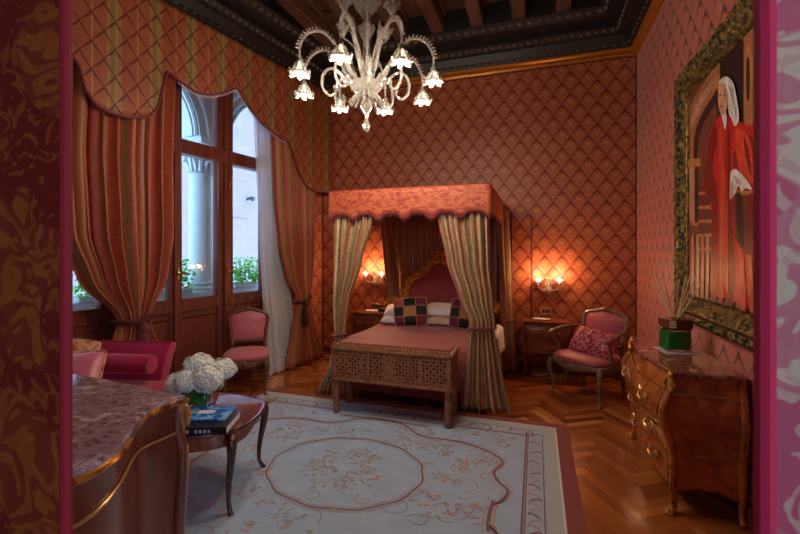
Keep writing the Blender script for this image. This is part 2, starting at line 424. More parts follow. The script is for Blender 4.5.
# front wall with the splayed door opening in which the viewer stands
YF, YB = .45, .65
m = MB(); m.mi = 0
def fw(m, a, b, c, d, z0, z1, mi):   # plan quad
    m.prism([a, b, c, d], z0, z1, mi)
XL, XR = -.706, .1885
fw(m, (-4.4,YF), (XL,YF), (-1.16,YB), (-4.4,YB), 0, TOP, 0)
m2 = MB(); fw(m2, (XR,YF), (RX,YF), (RX,YB), (.45,YB), 0, TOP, 0)
m3 = MB(); fw(m3, (XL,YF), (XR,YF), (.45,YB), (-1.16,YB), 2.65, TOP, 0)
struct(m.build('wall_front', 'portal_gold', smooth=0)); struct(m2.build('wall_front', 'portal_pink', smooth=0)); struct(m3.build('wall_front', 'portal_gold', smooth=0))
m = MB(); m.tube([(XL-.002, YF, 0), (XL-.002, YF, 2.65)], .0085, 8); struct(m.build('trim_1', 'trim_red'))
m = MB(); m.tube([(XR+.005, YF, 0), (XR+.005, YF, 2.65)], .0085, 8); struct(m.build('trim_2', 'trim_pink'))
# vestibule behind the viewer
m = MB(); m.box((-1.6,-.95,1.4), (5.6,.1,2.8)); m.box((-4.35,-.25,1.4), (.1,1.4,2.8)); m.box((-1.6,-.25,2.85), (5.6,1.4,.1))
struct(m.build('wall_vestibule', 'plaster', smooth=0))
# ceiling
m = MB(); m.box((-1.5, 2.9, TOP+.05), (6.2, 7.0, .1)); struct(m.build('ceiling', 'ceiling_boards', smooth=0))
# the border steps (profile offset d from wall, height z)
prof_gold = [(0,3.925),(.035,3.925),(.05,3.95),(.03,3.965),(.07,3.99),(.075,4.01),(0,4.01)]
prof_step = [(0,4.01),(.09,4.01),(.10,4.04),(.12,4.05),(.17,4.13),(.21,4.14),(.24,4.17),(.27,4.19),(.27,4.27),(.36,4.29),(.41,4.33),(.45,4.36),(.46,4.44),(.46,TOP),(0,TOP)]
corners = {}
def inner(d):   # plan corners of the room inset by d: far-left, far-right, near-right, near-left
    y = BY-d; x1 = RX-d; y0 = YB+d
    def lx(yy): # x on the left wall offset d at given y
        p = LW(0,0,d); return p[0]+(yy-p[1])*LD[0]/LD[1]
    return [(lx(y), y), (x1, y), (x1, y0), (lx(y0), y0)]
for nm, prof, mt, sm in (('trim_3', prof_gold, 'gold_cornice', 30), ('trim_4', prof_step, 'dark_ceiling', 20)):
    m = MB()
    for k in range(4):
        r0 = [(*inner(d)[k], z) for d, z in prof]; r1 = [(*inner(d)[(k+1) % 4], z) for d, z in prof]
        m.loft([r0, r1], True, False)
    struct(m.build(nm, mt, smooth=sm))
# egg and dart carvings along the steps
m = MB()
for d, z, sp, sz in ((.105,4.045,.10,.016),(.25,4.16,.085,.022),(.40,4.335,.11,.034)):
    cs = inner(d)
    for k in (3, 0, 1):
        a, b = Vector((*cs[k], z)), Vector((*cs[(k+1) % 4], z)); n = int((b-a).length/sp); e = (b-a).normalized()
        T_ = Matrix.Rotation(math.atan2(e.y, e.x), 4, 'Z')
        for i in range(n):
            p = a+(b-a)*((i+.5)/n); m.T = Matrix.Translation(p) @ T_
            m.ball((0,0,0), (sz*1.3, sz*.8, sz), 6, rings=4)
            m.add([(sz*1.7,-sz*.5,sz),(sz*2.1,-sz*.5,sz),(sz*1.9,-sz*.9,-sz*.8)], [(0,1,2)])
m.T = None
struct(m.build('trim_5', 'carving_wood'))
for k, x in enumerate([-3.2+.5*i for i in range(0,9)]):
    m = MB(); y0, y1 = YB+.44, BY-.44
    m.box((x, (y0+y1)/2, 4.49), (.17, y1-y0, .24)); m.box((x,(y0+y1)/2,4.6), (.24, y1-y0, .05))
    struct(m.build('ceiling_beam', 'dark_beam', bevel=.02))
for k, y in enumerate((1.9, 3.3, 4.7)):
    m = MB(); m.box((-1.0, y, 4.58), (3.9, .1, .07)); struct(m.build('ceiling_batten', 'dark_beam', bevel=.01))
# piping of the wall panels and the jib door on the back wall
m = MB(); x0, zt = yw(512,215,BY-.01); x1, _ = yw(532,215,BY-.01)
m.tube([(x0,BY-.006,.02),(x0,BY-.006,zt),(x1,BY-.006,zt),(x1,BY-.006,.02)], .007, 6); struct(m.build('door_1', 'burgundy'))
m = MB(); m.tube([(RX-.006,BY-.006,0),(RX-.006,BY-.006,CZ)], .008, 6); m.tube([(LP[0]+.008,BY-.008,0),(LP[0]+.008,BY-.008,CZ)], .009, 6)
m.tube([(LP[0],BY-.006,CZ-.008),(RX,BY-.006,CZ-.008)], .008, 6); struct(m.build('trim_6', 'burgundy_dark'))
m = MB(); m.box(((RX+LP[0])/2, BY-.012, .06), (RX-LP[0], .024, .12)); struct(m.build('baseboard_back', 'window_wood', bevel=.004))
m = MB(); m.box((RX-.012, 3.1, .06), (.024, 4.9, .12)); struct(m.build('baseboard_right', 'window_wood', bevel=.004))

# ------------------------------------------------------------------ WINDOWS (wood French windows in the left wall)
OFF = -.1
def wbar(m, s0, s1, z0, z1, o0=-.16, o1=-.04): lwbox(m, s0, s1, z0, z1, o0, o1)
def window(name, leaves, s0, s1):
    fr = MB()
    # outer frame, transom
    wbar(fr, s0, s0+.08, 0, SZ); wbar(fr, s1-.08, s1, 0, SZ); wbar(fr, s0, s1, SZ-.1, SZ); wbar(fr, s0, s1, 2.59, 2.735, -.17, -.02)
    wbar(fr, s0, s1, 0, .1)
    panes = []
    for a, b in leaves:
        for z0, z1 in ((1.05, 2.59), (2.74, 3.52)):
            panes.append((a, b, z0, z1))
        wbar(fr, a-.05, b+.05, .1, 1.05, -.12, -.07)           # dado panel field
        wbar(fr, a-.05, b+.05, .92, 1.05, -.14, -.045); wbar(fr, a-.05, b+.05, .1, .24, -.14, -.045)
        wbar(fr, a+.02, b-.02, .32, .84, -.1, -.062)
        fr.tube([LW(a+.01,.31,-.06), LW(b-.01,.31,-.06), LW(b-.01,.85,-.06), LW(a+.01,.85,-.06)], .012, 6, closed=True)
    edges = sorted([s0]+[x for ab in leaves for x in ab]+[s1])
    for i in range(0, len(edges), 2):
        a, b = edges[i], edges[i+1]
        wbar(fr, a, b, .1, 3.52, -.14, -.05)
        if b-a > .12:
            wbar(fr, (a+b)/2-.028, (a+b)/2+.028, .1, 3.52, -.15, -.018)
        for z0, z1 in ((1.05,2.59),(2.74,3.52)):
            pass
    o = struct(fr.build(name, 'window_wood', bevel=.006))
    for a, b, z0, z1 in panes:
        g = MB(); lwbox(g, a-.01, b+.01, z0-.01, z1+.01, -.108, -.102); g.build('pane', 'pane_glass', o, smooth=0)
        # glazing bead
        g = MB(); P = [LW(a,z0,-.05), LW(b,z0,-.05), LW(b,z1,-.05), LW(a,z1,-.05)]; g.tube(P, .009, 6, closed=True); g.build('glazing_bead', 'window_wood', o)
    return o
w1 = window('window_1', [(1.16,1.64),(1.84,2.29),(2.41,2.80)], 1.0, 2.93)
w2 = window('window_2', [(3.05,3.45),(3.6,4.0),(4.12,4.46)], 2.93, 4.6)
for s in (1.74, 2.35):
    h = MB(); h.ball(LW(s,1.33,-.005), .022, 8); h.tube([LW(s,1.33,-.005), LW(s-.09,1.33,.02)], .009, 6); h.tube([LW(s,1.27,-.012), LW(s,1.39,-.012)], .013, 6)
    h.build('handle', 'brass', w1)
h = MB()
for s in (1.70,):
    for z in (1.55, 2.3, .6): h.tube([LW(s,z,-.015), LW(s,z+.07,-.015)], .009, 6)
h.build('hinge', 'brass_dull', w1)

# ------------------------------------------------------------------ OUTSIDE: loggia and house across
def arcade():
    OA = -1.35
    for k, sc_ in enumerate((1.1, 3.3, -1.1)):
        c = thing('stone_column', ['pale stone column with carved capital outside the nearest clear window panes','pale stone column behind the large left curtain','pale stone column beyond the far window jamb'][k], 'column', LW(sc_, 0, OA))
        m = MB(); m.lathe([(.21,1.0),(.21,1.04),(.17,1.07),(.19,1.1),(.165,1.14),(.165,1.3),(.155,2.62),(.175,2.65),(.155,2.69)], seg=24); m.build('shaft', 'stone', c)
        m = MB(); m.lathe([(.14,2.69),(.15,2.8),(.18,2.95),(.25,3.06)], seg=16); m.box((0,0,3.1), (.56,.56,.09))
        for a in range(16):
            t = a*PI/8
            if a % 2: m.tube(smooth_pts([(.15*math.cos(t),.15*math.sin(t),2.7),(.17*math.cos(t),.17*math.sin(t),2.78),(.23*math.cos(t),.23*math.sin(t),2.86),(.24*math.cos(t),.24*math.sin(t),2.82)],4), [.022,.028,.02,.02], 6); continue
            m.tube(smooth_pts([(.15*math.cos(t),.15*math.sin(t),2.7),(.18*math.cos(t),.18*math.sin(t),2.86),(.27*math.cos(t),.27*math.sin(t),3.0),(.3*math.cos(t),.3*math.sin(t),2.94)],4), [.035,.04,.025,.03], 6)
        m.build('capital', 'stone', c, bevel=.008)
    m = MB(); rad = .82; zs = 3.15; top = 4.9
    for cc in (0.0, 2.2, 4.4):
        for o0, o1, r, dz in ((OA-.2, OA+.2, rad, 0), (OA-.02, OA+.26, rad+.08, 0)):
            n = 24; ri, ro = [], []
            for i in range(n+1):
                a = PI*i/n; ri.append((cc+r*math.cos(a), zs+r*math.sin(a)))
            # spandrel: columns of quads from the arc to the top
            for i in range(n):
                (sa, za), (sb, zb) = ri[i], ri[i+1]
                P = [LW(sa,za,o0), LW(sb,zb,o0), LW(sb,zb,o1), LW(sa,za,o1), LW(sa,top,o0), LW(sb,top,o0), LW(sb,top,o1), LW(sa,top,o1)]
                m.add(P, [(0,1,2,3),(4,5,1,0),(7,6,2,3)])
            for e0, e1 in ((cc+r, cc+1.1), (cc-1.1, cc-r)):
                lwbox(m, e0, e1, zs, top, o0, o1)
        mm = [(cc+(rad+.02)*math.cos(PI*i/24), zs+(rad+.02)*math.sin(PI*i/24)) for i in range(25)]
        m.tube([LW(s, z, OA+.26) for s, z in mm], .03, 6)
        mm = [(cc+(rad+.2)*math.cos(PI*i/24), zs+(rad+.2)*math.sin(PI*i/24)) for i in range(25)]
        m.tube([LW(s, z, OA+.27) for s, z in mm], .025, 6)
    o = m.build('arcade_arches', 'stone', smooth=30); tag(o, 'weathered pale stone round arches of the loggia outside the window', 'arcade')
    m = MB(); lwbox(m, -4, 6.5, -.1, .92, OA-.2, OA+.15); lwbox(m, -4, 6.5, .92, 1.0, OA-.25, OA+.2)
    o = m.build('parapet', 'stone', smooth=0, bevel=.01); tag(o, 'low stone parapet of the loggia under the green plants', 'parapet')
    m = MB(); lwbox(m, -4, 6.5, -.2, -.02, OA-.2, -.3); o = m.build('loggia_floor', 'stone', smooth=0); struct(o)
    # house across
    h = thing('house_facade', 'pale plastered house beyond the loggia seen through the window panes', 'building', LW(0,0,-9), LA*-1)
    m = MB(); m.box((-.3,4,3.5), (.6,32,14)); m.build('wall', 'facade', h, smooth=0)
    for (y, z, w_, hh) in ((-3.2,3.6,.9,1.4),(6.2,3.6,.9,1.4),(-4.6,.6,1,1.6)):
        m = MB(); m.box((.02,y,z), (.06,w_,hh)); m.build('shutter', 'facade', h, bevel=.01)
    m = MB(); m.tube([(.02,2.0,-2),(.02,2.0,4.6)], .04, 6); m.build('drainpipe', 'facade', h)
    m = MB(); px = lw(250,199,-8.8); m.tube([(.0,-px[0],px[1]),(.35,-px[0],px[1]+.05)], .05, 8); m.ball((.35,-px[0],px[1]), .1); m.build('lantern', 'dark_iron', h)
arcade()
def shrub(s, label, w=.34, h=.40, n=700):
    t = thing('potted_shrub', label, 'plant', LW(s, 1.0, -1.22), -LA, 'green shrubs on the loggia parapet')
    m = MB(); m.box((0,0,.03), (.2,.62,.06)); m.build('planter', 'stone', t, bevel=.01)
    m = MB()
    for i in range(n):
        y, x, z = R.uniform(-w,w), R.uniform(-.14,.14), .04+R.random()**.8*h*1.1*(.7+.3*math.sin(s*9+i))
        a, b, q = R.uniform(0,6.3), R.uniform(-.8,.8), R.uniform(.035,.06)
        d = Vector((math.cos(a)*math.cos(b), math.sin(a)*math.cos(b), math.sin(b))); e = d.cross(Vector((R.uniform(-1,1),R.uniform(-1,1),1))).normalized()
        p = Vector((x,y,z)); m.add([p, p+d*q*.5+e*q*.4, p+d*q*1.2, p+d*q*.5-e*q*.4], [(0,1,2,3)])
    for i in range(12):
        y = R.uniform(-w,w)*.7; m.tube([(0,y,.1),(R.uniform(-.05,.05),y*1.1,.1+h*.8)], .006, 5)
    m.build('foliage', 'leaf_out', t, smooth=0)
shrub(.35, 'bushy green plant outside the pane right of the mullion'); shrub(1.70, 'green plant outside the pane left of the stone column'); shrub(2.42, 'green plant outside the strip of pane beside the left curtain', .3); shrub(-.5, 'green plant outside beside the white sheer curtain', .3)
shrub(3.9, 'green plant outside the pane at the doorway edge beyond the sofa')

# ------------------------------------------------------------------ CURTAINS
def drape(name, rows, folds, cloth, matn, parent=None, nu=150, nv=40, ph=0.0, sub=None, solid=.004):
    rows = sorted(rows, key=lambda r: -r[0]); m = MB()
    def row(z):
        for i in range(len(rows)-1):
            if rows[i][0] >= z >= rows[i+1][0]:
                t = (rows[i][0]-z)/(rows[i][0]-rows[i+1][0]); t2 = t*t*(3-2*t)*.5+t*.5; a, b = rows[i], rows[i+1]
                l = lambda p, q: (p[0]+(q[0]-p[0])*t2, p[1]+(q[1]-p[1])*t2)
                return l(a[1], b[1]), l(a[2], b[2]), a[3]+(b[3]-a[3])*t2
        r = rows[-1]; return r[1], r[2], r[3]
    zt, zb = rows[0][0], rows[-1][0]
    def fn(u, v):
        z = zt+(zb-zt)*v; A, B, amp = row(z)
        dx, dy = B[0]-A[0], B[1]-A[1]; L = math.hypot(dx, dy) or 1; nx, ny = -dy/L, dx/L
        f = amp*(math.sin(2*PI*folds*u+ph)+.35*math.sin(2*PI*folds*2.3*u+1+v*2)+.25*math.sin(2*PI*folds*.47*u+2.5))
        g = .25*amp*math.sin(4*PI*folds*u+ph)
        return (A[0]+dx*u+nx*f+dx/L*g, A[1]+dy*u+ny*f+dy/L*g, z)
    H = zt-zb
    m.grid(fn, nu, nv, uvf=lambda u, v: (u*cloth, v*H))
    return m.build(name, matn, parent, smooth=180, solid=solid)
def L2(s, off): p = LW(s, 0, off); return (p[0], p[1])
# left big curtain
def lrow(z, a, b, off, amp, off2=None): return (z, L2(a, off), L2(b, off if off2 is None else off2), amp)
t = thing('window_curtain', 'large striped red and gold curtain tied back behind the magenta sofa', 'curtain', (0,0,0))
drape('curtain_cloth', [lrow(3.45,3.46,2.46,.12,.04), lrow(2.4,3.50,2.50,.13,.05), lrow(1.7,3.46,2.50,.14,.055), lrow(1.3,3.30,2.57,.15,.045), lrow(.98,3.02,2.74,.16,.028), lrow(.85,3.03,2.73,.16,.028), lrow(.6,3.18,2.62,.15,.04), lrow(.03,3.3,2.46,.15,.05)], 8, 2.4, 'drape_fabric', t)
m = MB(); m.tube(smooth_pts([LW(3.04,.93,.08),LW(3.0,.94,.2),LW(2.87,.93,.225),LW(2.75,.95,.19),LW(2.7,1.0,.05)],6), .022, 8); m.build('tieback', 'burgundy_dark', t)
m = MB(); p = LW(2.84,.0,.235); m.lathe([(.012,.92),(.03,.9),(.035,.86),(.02,.84),(.04,.8),(.052,.62),(.05,.6)], (p[0],p[1],0), 12); m.build('tassel', 'burgundy', t)
t = thing('window_curtain', 'striped gold curtain tied back at the far corner beside white sheers', 'curtain', (0,0,0))
drape('curtain_cloth', [lrow(3.2,1.15,.34,.12,.035), lrow(2.3,1.12,.38,.14,.04), lrow(1.6,1.05,.42,.16,.04), lrow(1.2,.95,.48,.18,.035), lrow(.95,.80,.56,.2,.03), lrow(.84,.79,.56,.2,.03), lrow(.5,.88,.48,.2,.04), lrow(.03,1.02,.30,.22,.055)], 8, 2.2, 'drape_fabric', t, ph=1)
m = MB(); m.tube(smooth_pts([LW(.84,.86,.16),LW(.76,.88,.26),LW(.66,.9,.29),LW(.57,.95,.24),LW(.5,1.05,.05)],6), .02, 8); m.build('tieback', 'burgundy_dark', t)
m = MB(); p = LW(.73,.0,.29); m.lathe([(.012,.9),(.03,.88),(.035,.84),(.02,.82),(.04,.78),(.055,.6),(.052,.58)], (p[0],p[1],0), 12); m.build('tassel', 'burgundy_dark', t)
o = drape('sheer_curtain', [lrow(3.4,1.40,.95,.05,.02), lrow(1.5,1.30,.9,.06,.02), lrow(1.1,1.28,.8,.07,.02), lrow(.5,1.25,.75,.1,.03), lrow(.02,1.32,.62,.16,.045)], 11, 1.5, 'sheer', ph=.4, solid=0)
tag(o, 'white sheer curtain hanging between the window and the far striped curtain', 'sheer curtain')
# pelmet
PT = [(75,60),(79,68),(85,90),(95,105),(110,113),(130,118),(148,117),(157,108),(162,90),(165,75),(168,72),(175,78),(195,92),(210,95),(225,92),(236,88),(241,95),(250,110),(262,124),(280,138),(288,141),(292,150),(298,170),(305,185),(313,190)]
OP = .2
pb = [lw(x, y, OP) for x, y in PT]
pb = [(5.15,2.5),(4.9,2.55),(4.7,2.95),(4.5,3.08),(4.2,3.2),(3.95,3.4),(3.8,3.3),(3.55,3.2)]+[p for p in pb]+[(.0,2.45)]
pb = sorted([(s, z) for s, z in pb if 0 <= s], key=lambda q: -q[0])
# convert so that the slope drawn keeps its kinks: dense resample
def zat(s):
    for (a, za), (b, zb) in zip(pb, pb[1:]):
        if a >= s >= b: return za+(zb-za)*((a-s)/((a-b) or 1))
    return pb[-1][1]
t = thing('window_pelmet', 'scalloped striped silk pelmet with dark red trim across the windows', 'pelmet', (0,0,0))
m = MB(); SM = pb[0][0]
m.grid(lambda u, v: LW(SM*(1-u), CZ+(zat(SM*(1-u))-CZ)*v, OP+.006*math.sin(u*150)*v), 260, 14, uvf=lambda u, v: (SM*(1-u), CZ+(zat(SM*(1-u))-CZ)*v))
m.build('pelmet_cloth', 'pelmet_fabric', t, smooth=180, solid=.008)
m = MB(); pp = [LW(SM*(1-i/260), zat(SM*(1-i/260)), OP+.008) for i in range(261)]; m.tube(pp, .013, 6); m.build('piping', 'burgundy', t)
m = MB()
for i in range(130):
    s = .8+2.0*i/130
    if 1.0 < s < 2.5: q = LW(s, zat(s)-.03, OP+.005); m.ball(q, (.005,.005,.014), 5, rings=3)
m.build('fringe', 'pillow_tan', t)
m = MB(); lwbox(m, 0, SM, CZ-.06, CZ-.01, .0, OP-.006); m.build('pelmet_board', 'window_wood', t, smooth=0)

# ------------------------------------------------------------------ RUG
def rug():
    x0, x1, y0, y1 = -2.92, .262, .95, 3.93
    m = MB(); m.box(((x0+x1)/2,(y0+y1)/2,.006), (x1-x0,y1-y0,.012), mi=1)
    Z = [.0126]
    def rect(a, b, c, d, mi): Z[0] += .00012; m.add([(a,b,Z[0]),(c,b,Z[0]),(c,d,Z[0]),(a,d,Z[0])], [(0,1,2,3)], mi)
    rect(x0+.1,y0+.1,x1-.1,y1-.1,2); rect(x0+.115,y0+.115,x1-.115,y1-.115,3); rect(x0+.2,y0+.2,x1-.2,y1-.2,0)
    def ribbon(pts, w, mi, closed=False, k=6):
        P = smooth_pts([(x, y, 0) for x, y in pts], k, closed); n = len(P); Z[0] += .00012; vs = []; fs = []
        for i in range(n):
            a = P[(i+1) % n] if closed or i < n-1 else P[i]; b = P[i-1] if closed or i > 0 else P[i]
            t = (a-b).normalized(); q = Vector((-t.y, t.x, 0))*w/2
            vs += [(P[i].x+q.x, P[i].y+q.y, Z[0]), (P[i].x-q.x, P[i].y-q.y, Z[0])]
        for i in range(n if closed else n-1):
            j = (i+1) % n; fs.append((2*i, 2*i+1, 2*j+1, 2*j))
        m.add(vs, fs, mi)
    def sprig(x, y, s, a):
        for k in range(R.randint(4,7)):
            t = a+R.uniform(-1.2,1.2); d = R.uniform(.2,1)*s; cx, cy = x+math.cos(t)*d, y+math.sin(t)*d; r = R.uniform(.008,.022)
            Z[0] = .0142+R.random()*.001; n = 7
            m.add([(cx+r*math.cos(2*PI*i/n)*R.uniform(.6,1.2), cy+r*math.sin(2*PI*i/n)*R.uniform(.5,1), Z[0]) for i in range(n)], [tuple(range(n))], R.choice([5,5,6,7,8]))
        Z[0] = .0142
        ribbon([(x,y),(x+math.cos(a)*s*.5+math.sin(a)*s*.2, y+math.sin(a)*s*.5-math.cos(a)*s*.2),(x+math.cos(a)*s, y+math.sin(a)*s)], .008, 7, k=3)
    cx, cy = (x0+x1)/2, (y0+y1)/2
    # guard band pattern of small leaves
    for side in range(4):
        a, b = [((x0+.27,y0+.27),(x1-.27,y0+.27)),((x1-.27,y0+.27),(x1-.27,y1-.27)),((x1-.27,y1-.27),(x0+.27,y1-.27)),((x0+.27,y1-.27),(x0+.27,y0+.27))][side]
        n = 46; Z[0] = .0135
        for off, w in ((-.055,.008),(.055,.008),(.07,.014)):
            dx, dy = (0, off*(1 if side == 0 else -1)) if side in (0,2) else (off*(-1 if side == 1 else 1), 0)
            ribbon([(a[0]+dx,a[1]+dy),(b[0]+dx,b[1]+dy)], w, 4)
        for i in range(n):
            t = (i+.5)/n; x, y = a[0]+(b[0]-a[0])*t, a[1]+(b[1]-a[1])*t; s = 1 if i % 2 else -1
            ex, ey = ((1,0) if side in (0,2) else (0,1)); px, py = ey*s, ex*s
            Z[0] = .0139
            ribbon([(x-ex*.025-px*.03,y-ey*.025-py*.03),(x,y+0),(x+ex*.012+px*.03,y+ey*.012+py*.03),(x-ex*.01+px*.035,y-ey*.01+py*.035)], .014, 5 if i % 3 else 4, k=3)
    # inner cartouche line, measured on the right half and mirrored to the left
    rp = [hz(*p) for p in ((340,416),(397,424),(420,437),(450,442),(470,446),(497,458),(502,466),(494,474),(499,484),(508,493),(502,503),(491,510),(488,534))]
    for mir in (0,1):
        for off, w, mi in ((0,.022,4),(-.03,.006,5),(.028,.006,5)):
            Z[0] = .0145
            ribbon([((2*cx-x) if mir else x, y+off*.4) if 0 else (((2*cx-(x+off)) if mir else x+off), y+off) for x, y in rp], w, mi, k=5)
            ribbon([(((2*cx-(x+off)) if mir else x+off), 2*cy-(y+off)) for x, y in rp], w, mi, k=5)
    # central medallion
    ec = hz(345,470); 
    for r, w, mi in ((1,.013,4),(.955,.005,5),(1.05,.004,8)):
        ribbon([(ec[0]+(.56*r)*math.cos(a)*(1+.012*math.cos(12*a)), ec[1]+(.46*r)*math.sin(a)*(1+.012*math.cos(12*a))) for a in [2*PI*i/60 for i in range(60)]], w, mi, True, 3)
    for i in range(26): a = 2*PI*i/26; sprig(ec[0]+.3*R.random()*math.cos(a), ec[1]+.26*R.random()*math.sin(a), .12, a)
    for i in range(190):
        x, y = R.uniform(x0+.42,x1-.42), R.uniform(y0+.42,y1-.42)
        if ((x-ec[0])/.62)**2+((y-ec[1])/.52)**2 < 1: continue
        sprig(x, y, R.uniform(.06,.16), R.uniform(0,6.3))
    for i in range(40):   # curling scrolls
        x, y = R.uniform(x0+.5,x1-.5), R.uniform(y0+.5,y1-.5); a = R.uniform(0,6.3); s = R.uniform(.05,.11); Z[0] = .0144
        ribbon([(x+s*(1-j/9)*math.cos(a+j*.75), y+s*(1-j/9)*math.sin(a+j*.75)) for j in range(8)], .009, R.choice([5,8,6]), k=3)
    o = m.build('area_rug', ['rug_cream_daylit','rug_pink','rug_white','rug_grey','rug_line','rug_rose','rug_blue','rug_green','rug_tan'], smooth=0)
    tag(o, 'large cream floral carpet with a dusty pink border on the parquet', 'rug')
rug()

# ------------------------------------------------------------------ BED
BX0, BX1, BYF, BYB = -2.11, -.414, 3.93, 5.58
def bed():
    t = thing('canopy_bed', 'four poster bed with orange silk canopy and rose bedspread', 'bed', ((BX0+BX1)/2, (BYF+BYB)/2, 0))
    ox, oy = t.location.x, t.location.y
    def mk(): m = MB(); m.T = Matrix.Translation((-ox,-oy,0)); return m
    m = mk(); m.box((-1.21,4.78,.28), (1.44,1.5,.14)); m.build('bed_base', 'bench_dark', t, bevel=.01)
    m = mk(); m.box((-1.21,4.78,.46), (1.49,1.52,.22)); m.build('mattress', 'white_linen', t, bevel=.05)
    m = mk()
    def sp(u, v):   # bedspread: drapes over both sides and the foot
        hw, z = .775, .615
        a = (u-.5)*2*(hw+.46); x = max(-hw, min(hw, a)); dz = max(0, abs(a)-hw)
        y = 5.0-v*(1.05+.47); yf = 4.01; dzy = max(0, yf-y); y = max(y, yf)
        d = max(dz, dzy); fl = .02*math.sin(a*26)*min(1,dzy*4)+.02*math.sin(y*26+1)*min(1,dz*4)
        rr = .05*min(1,d*8)
        return (-1.21+x+(math.copysign(rr*.5+fl, a) if dz else 0), y-(rr*.5+fl if dzy else 0), z-d+.012*math.sin(a*3+1)*math.cos(y*4)-(.03 if (abs(a)>hw-.03) else 0))
    m.grid(sp, 70, 44); m.build('bedspread', 'bedspread', t, smooth=80, solid=.012)
    # white sheet hanging on the right side
    m = mk(); m.grid(lambda u, v: (-.47+min(v*.3,.06)+.03*v+.01*math.sin(u*20), 5.25-u*.75, .64-.34*max(0,v-.12)*(1-.35*u)), 20, 10); m.build('sheet', 'white_linen', t, smooth=80, solid=.01)
    # posts
    for x, y in ((BX0+.06,BYF+.06),(BX1-.06,BYF+.06),(BX0+.06,BYB-.06),(BX1-.06,BYB-.06)):
        m = mk(); m.lathe([(.03,0),(.03,.3),(.02,.33),(.028,.4),(.02,.5),(.018,1.9),(.025,2.12)], (x,y,0), 10); m.build('post', 'walnut', t)
    # canopy board + cloth
    m = mk(); m.box((-1.262,(BYF+BYB)/2,2.165), (BX1-BX0-.02,BYB-BYF-.02,.04)); m.build('canopy', 'valance_fabric', t, bevel=.006)
    # valance: front and two sides
    zt = 2.195
    path = [(BX0,BYB),(BX0,BYF),(BX1,BYF),(BX1,BYB)]; seg = []; tot = 0
    for a, b in zip(path, path[1:]): L = math.hypot(b[0]-a[0], b[1]-a[1]); seg.append((a, b, tot, L)); tot += L
    def at(d):
        for a, b, s, L in seg:
            if d <= s+L+1e-9: q = (d-s)/L; return a[0]+(b[0]-a[0])*q, a[1]+(b[1]-a[1])*q
        return path[-1]
    L0 = seg[0][3]
    def zb(d): return 1.925-.028*math.cos(2*PI*(d-L0)/.283)-.01*math.cos(4*PI*(d-L0)/.283)
    m = mk(); N = 240
    m.grid(lambda u, v: (*at(u*tot), zt+(zb(u*tot)-zt)*v), N, 6, uvf=lambda u, v: (u*tot, (zt-1.9)*v)); va = m.build('valance', 'valance_fabric', t, smooth=30, solid=.012)
    m = mk(); m.tube([(*at(tot*i/N), zb(tot*i/N)) for i in range(N+1)], .012, 6)
    for i in range(200):
        d = tot*(i+.5)/200; m.ball((*at(d), zb(d)-.018), (.007,.007,.018), 5, rings=3)
    m.build('fringe', 'burgundy', t)
    m = mk(); m.tube([(x,y,zt) for x, y in path], .008, 6); m.build('top_piping', 'burgundy', t)
    # headboard
    prof = [(-.72,.4),(-.72,.80),(-.68,.87),(-.57,.90),(-.48,.96),(-.43,1.08),(-.37,1.18),(-.25,1.23),(-.18,1.30),(-.12,1.38),(0,1.43)]
    full = prof+[(-x, z) for x, z in reversed(prof[:-1])]
    sp_ = [(p.x, p.y) for p in smooth_pts([(x, z, 0) for x, z in full[1:-1]], 4)]
    out = [(-.72,.4)]+sp_+[(.72,.4)]
    m = mk(); m.loft([[(-1.24+x, y, z) for x, z in out] for y in (5.50, 5.44)], True, True); hb = m.build('headboard', 'headboard_cloth', t, bevel=.012)
    m = mk(); pts = [(-1.24+x, 5.43, z) for x, z in sp_]; m.tube(pts, .04, 8); n = len(pts)
    for i in range(n):
        x, y, z = pts[i]; k = i/(n-1); cx = -1.24; e = Vector((x-cx, 0, z-.9)).normalized()
        s = .9+.6*abs(math.sin(i*1.3)); q = Vector((x, y-.01, z))+e*.03
        m.ball(q, (.032*s,.03,.034*s), 7, rings=5)
        if i % 3 == 0:
            a0 = math.atan2(e.z, e.x)
            cur = [q+Vector((math.cos(a0+j*.8)*(.065-.007*j), 0, math.sin(a0+j*.8)*(.065-.007*j))) for j in range(7)]; m.tube(cur, [.012,.012,.011,.010,.009,.008,.012], 6)
    for a in range(9):   # crest shell
        an = math.radians(20+a*17.5); m.tube([(-1.24,5.42,1.45),(-1.24+.07*math.cos(an),5.41,1.45+.07*math.sin(an)),(-1.24+.12*math.cos(an),5.42,1.46+.12*math.sin(an))], [.012,.018,.008], 6)
    m.ball((-1.24,5.40,1.47), .03); m.build('gilt_frame', 'gilt', hb)
bed()
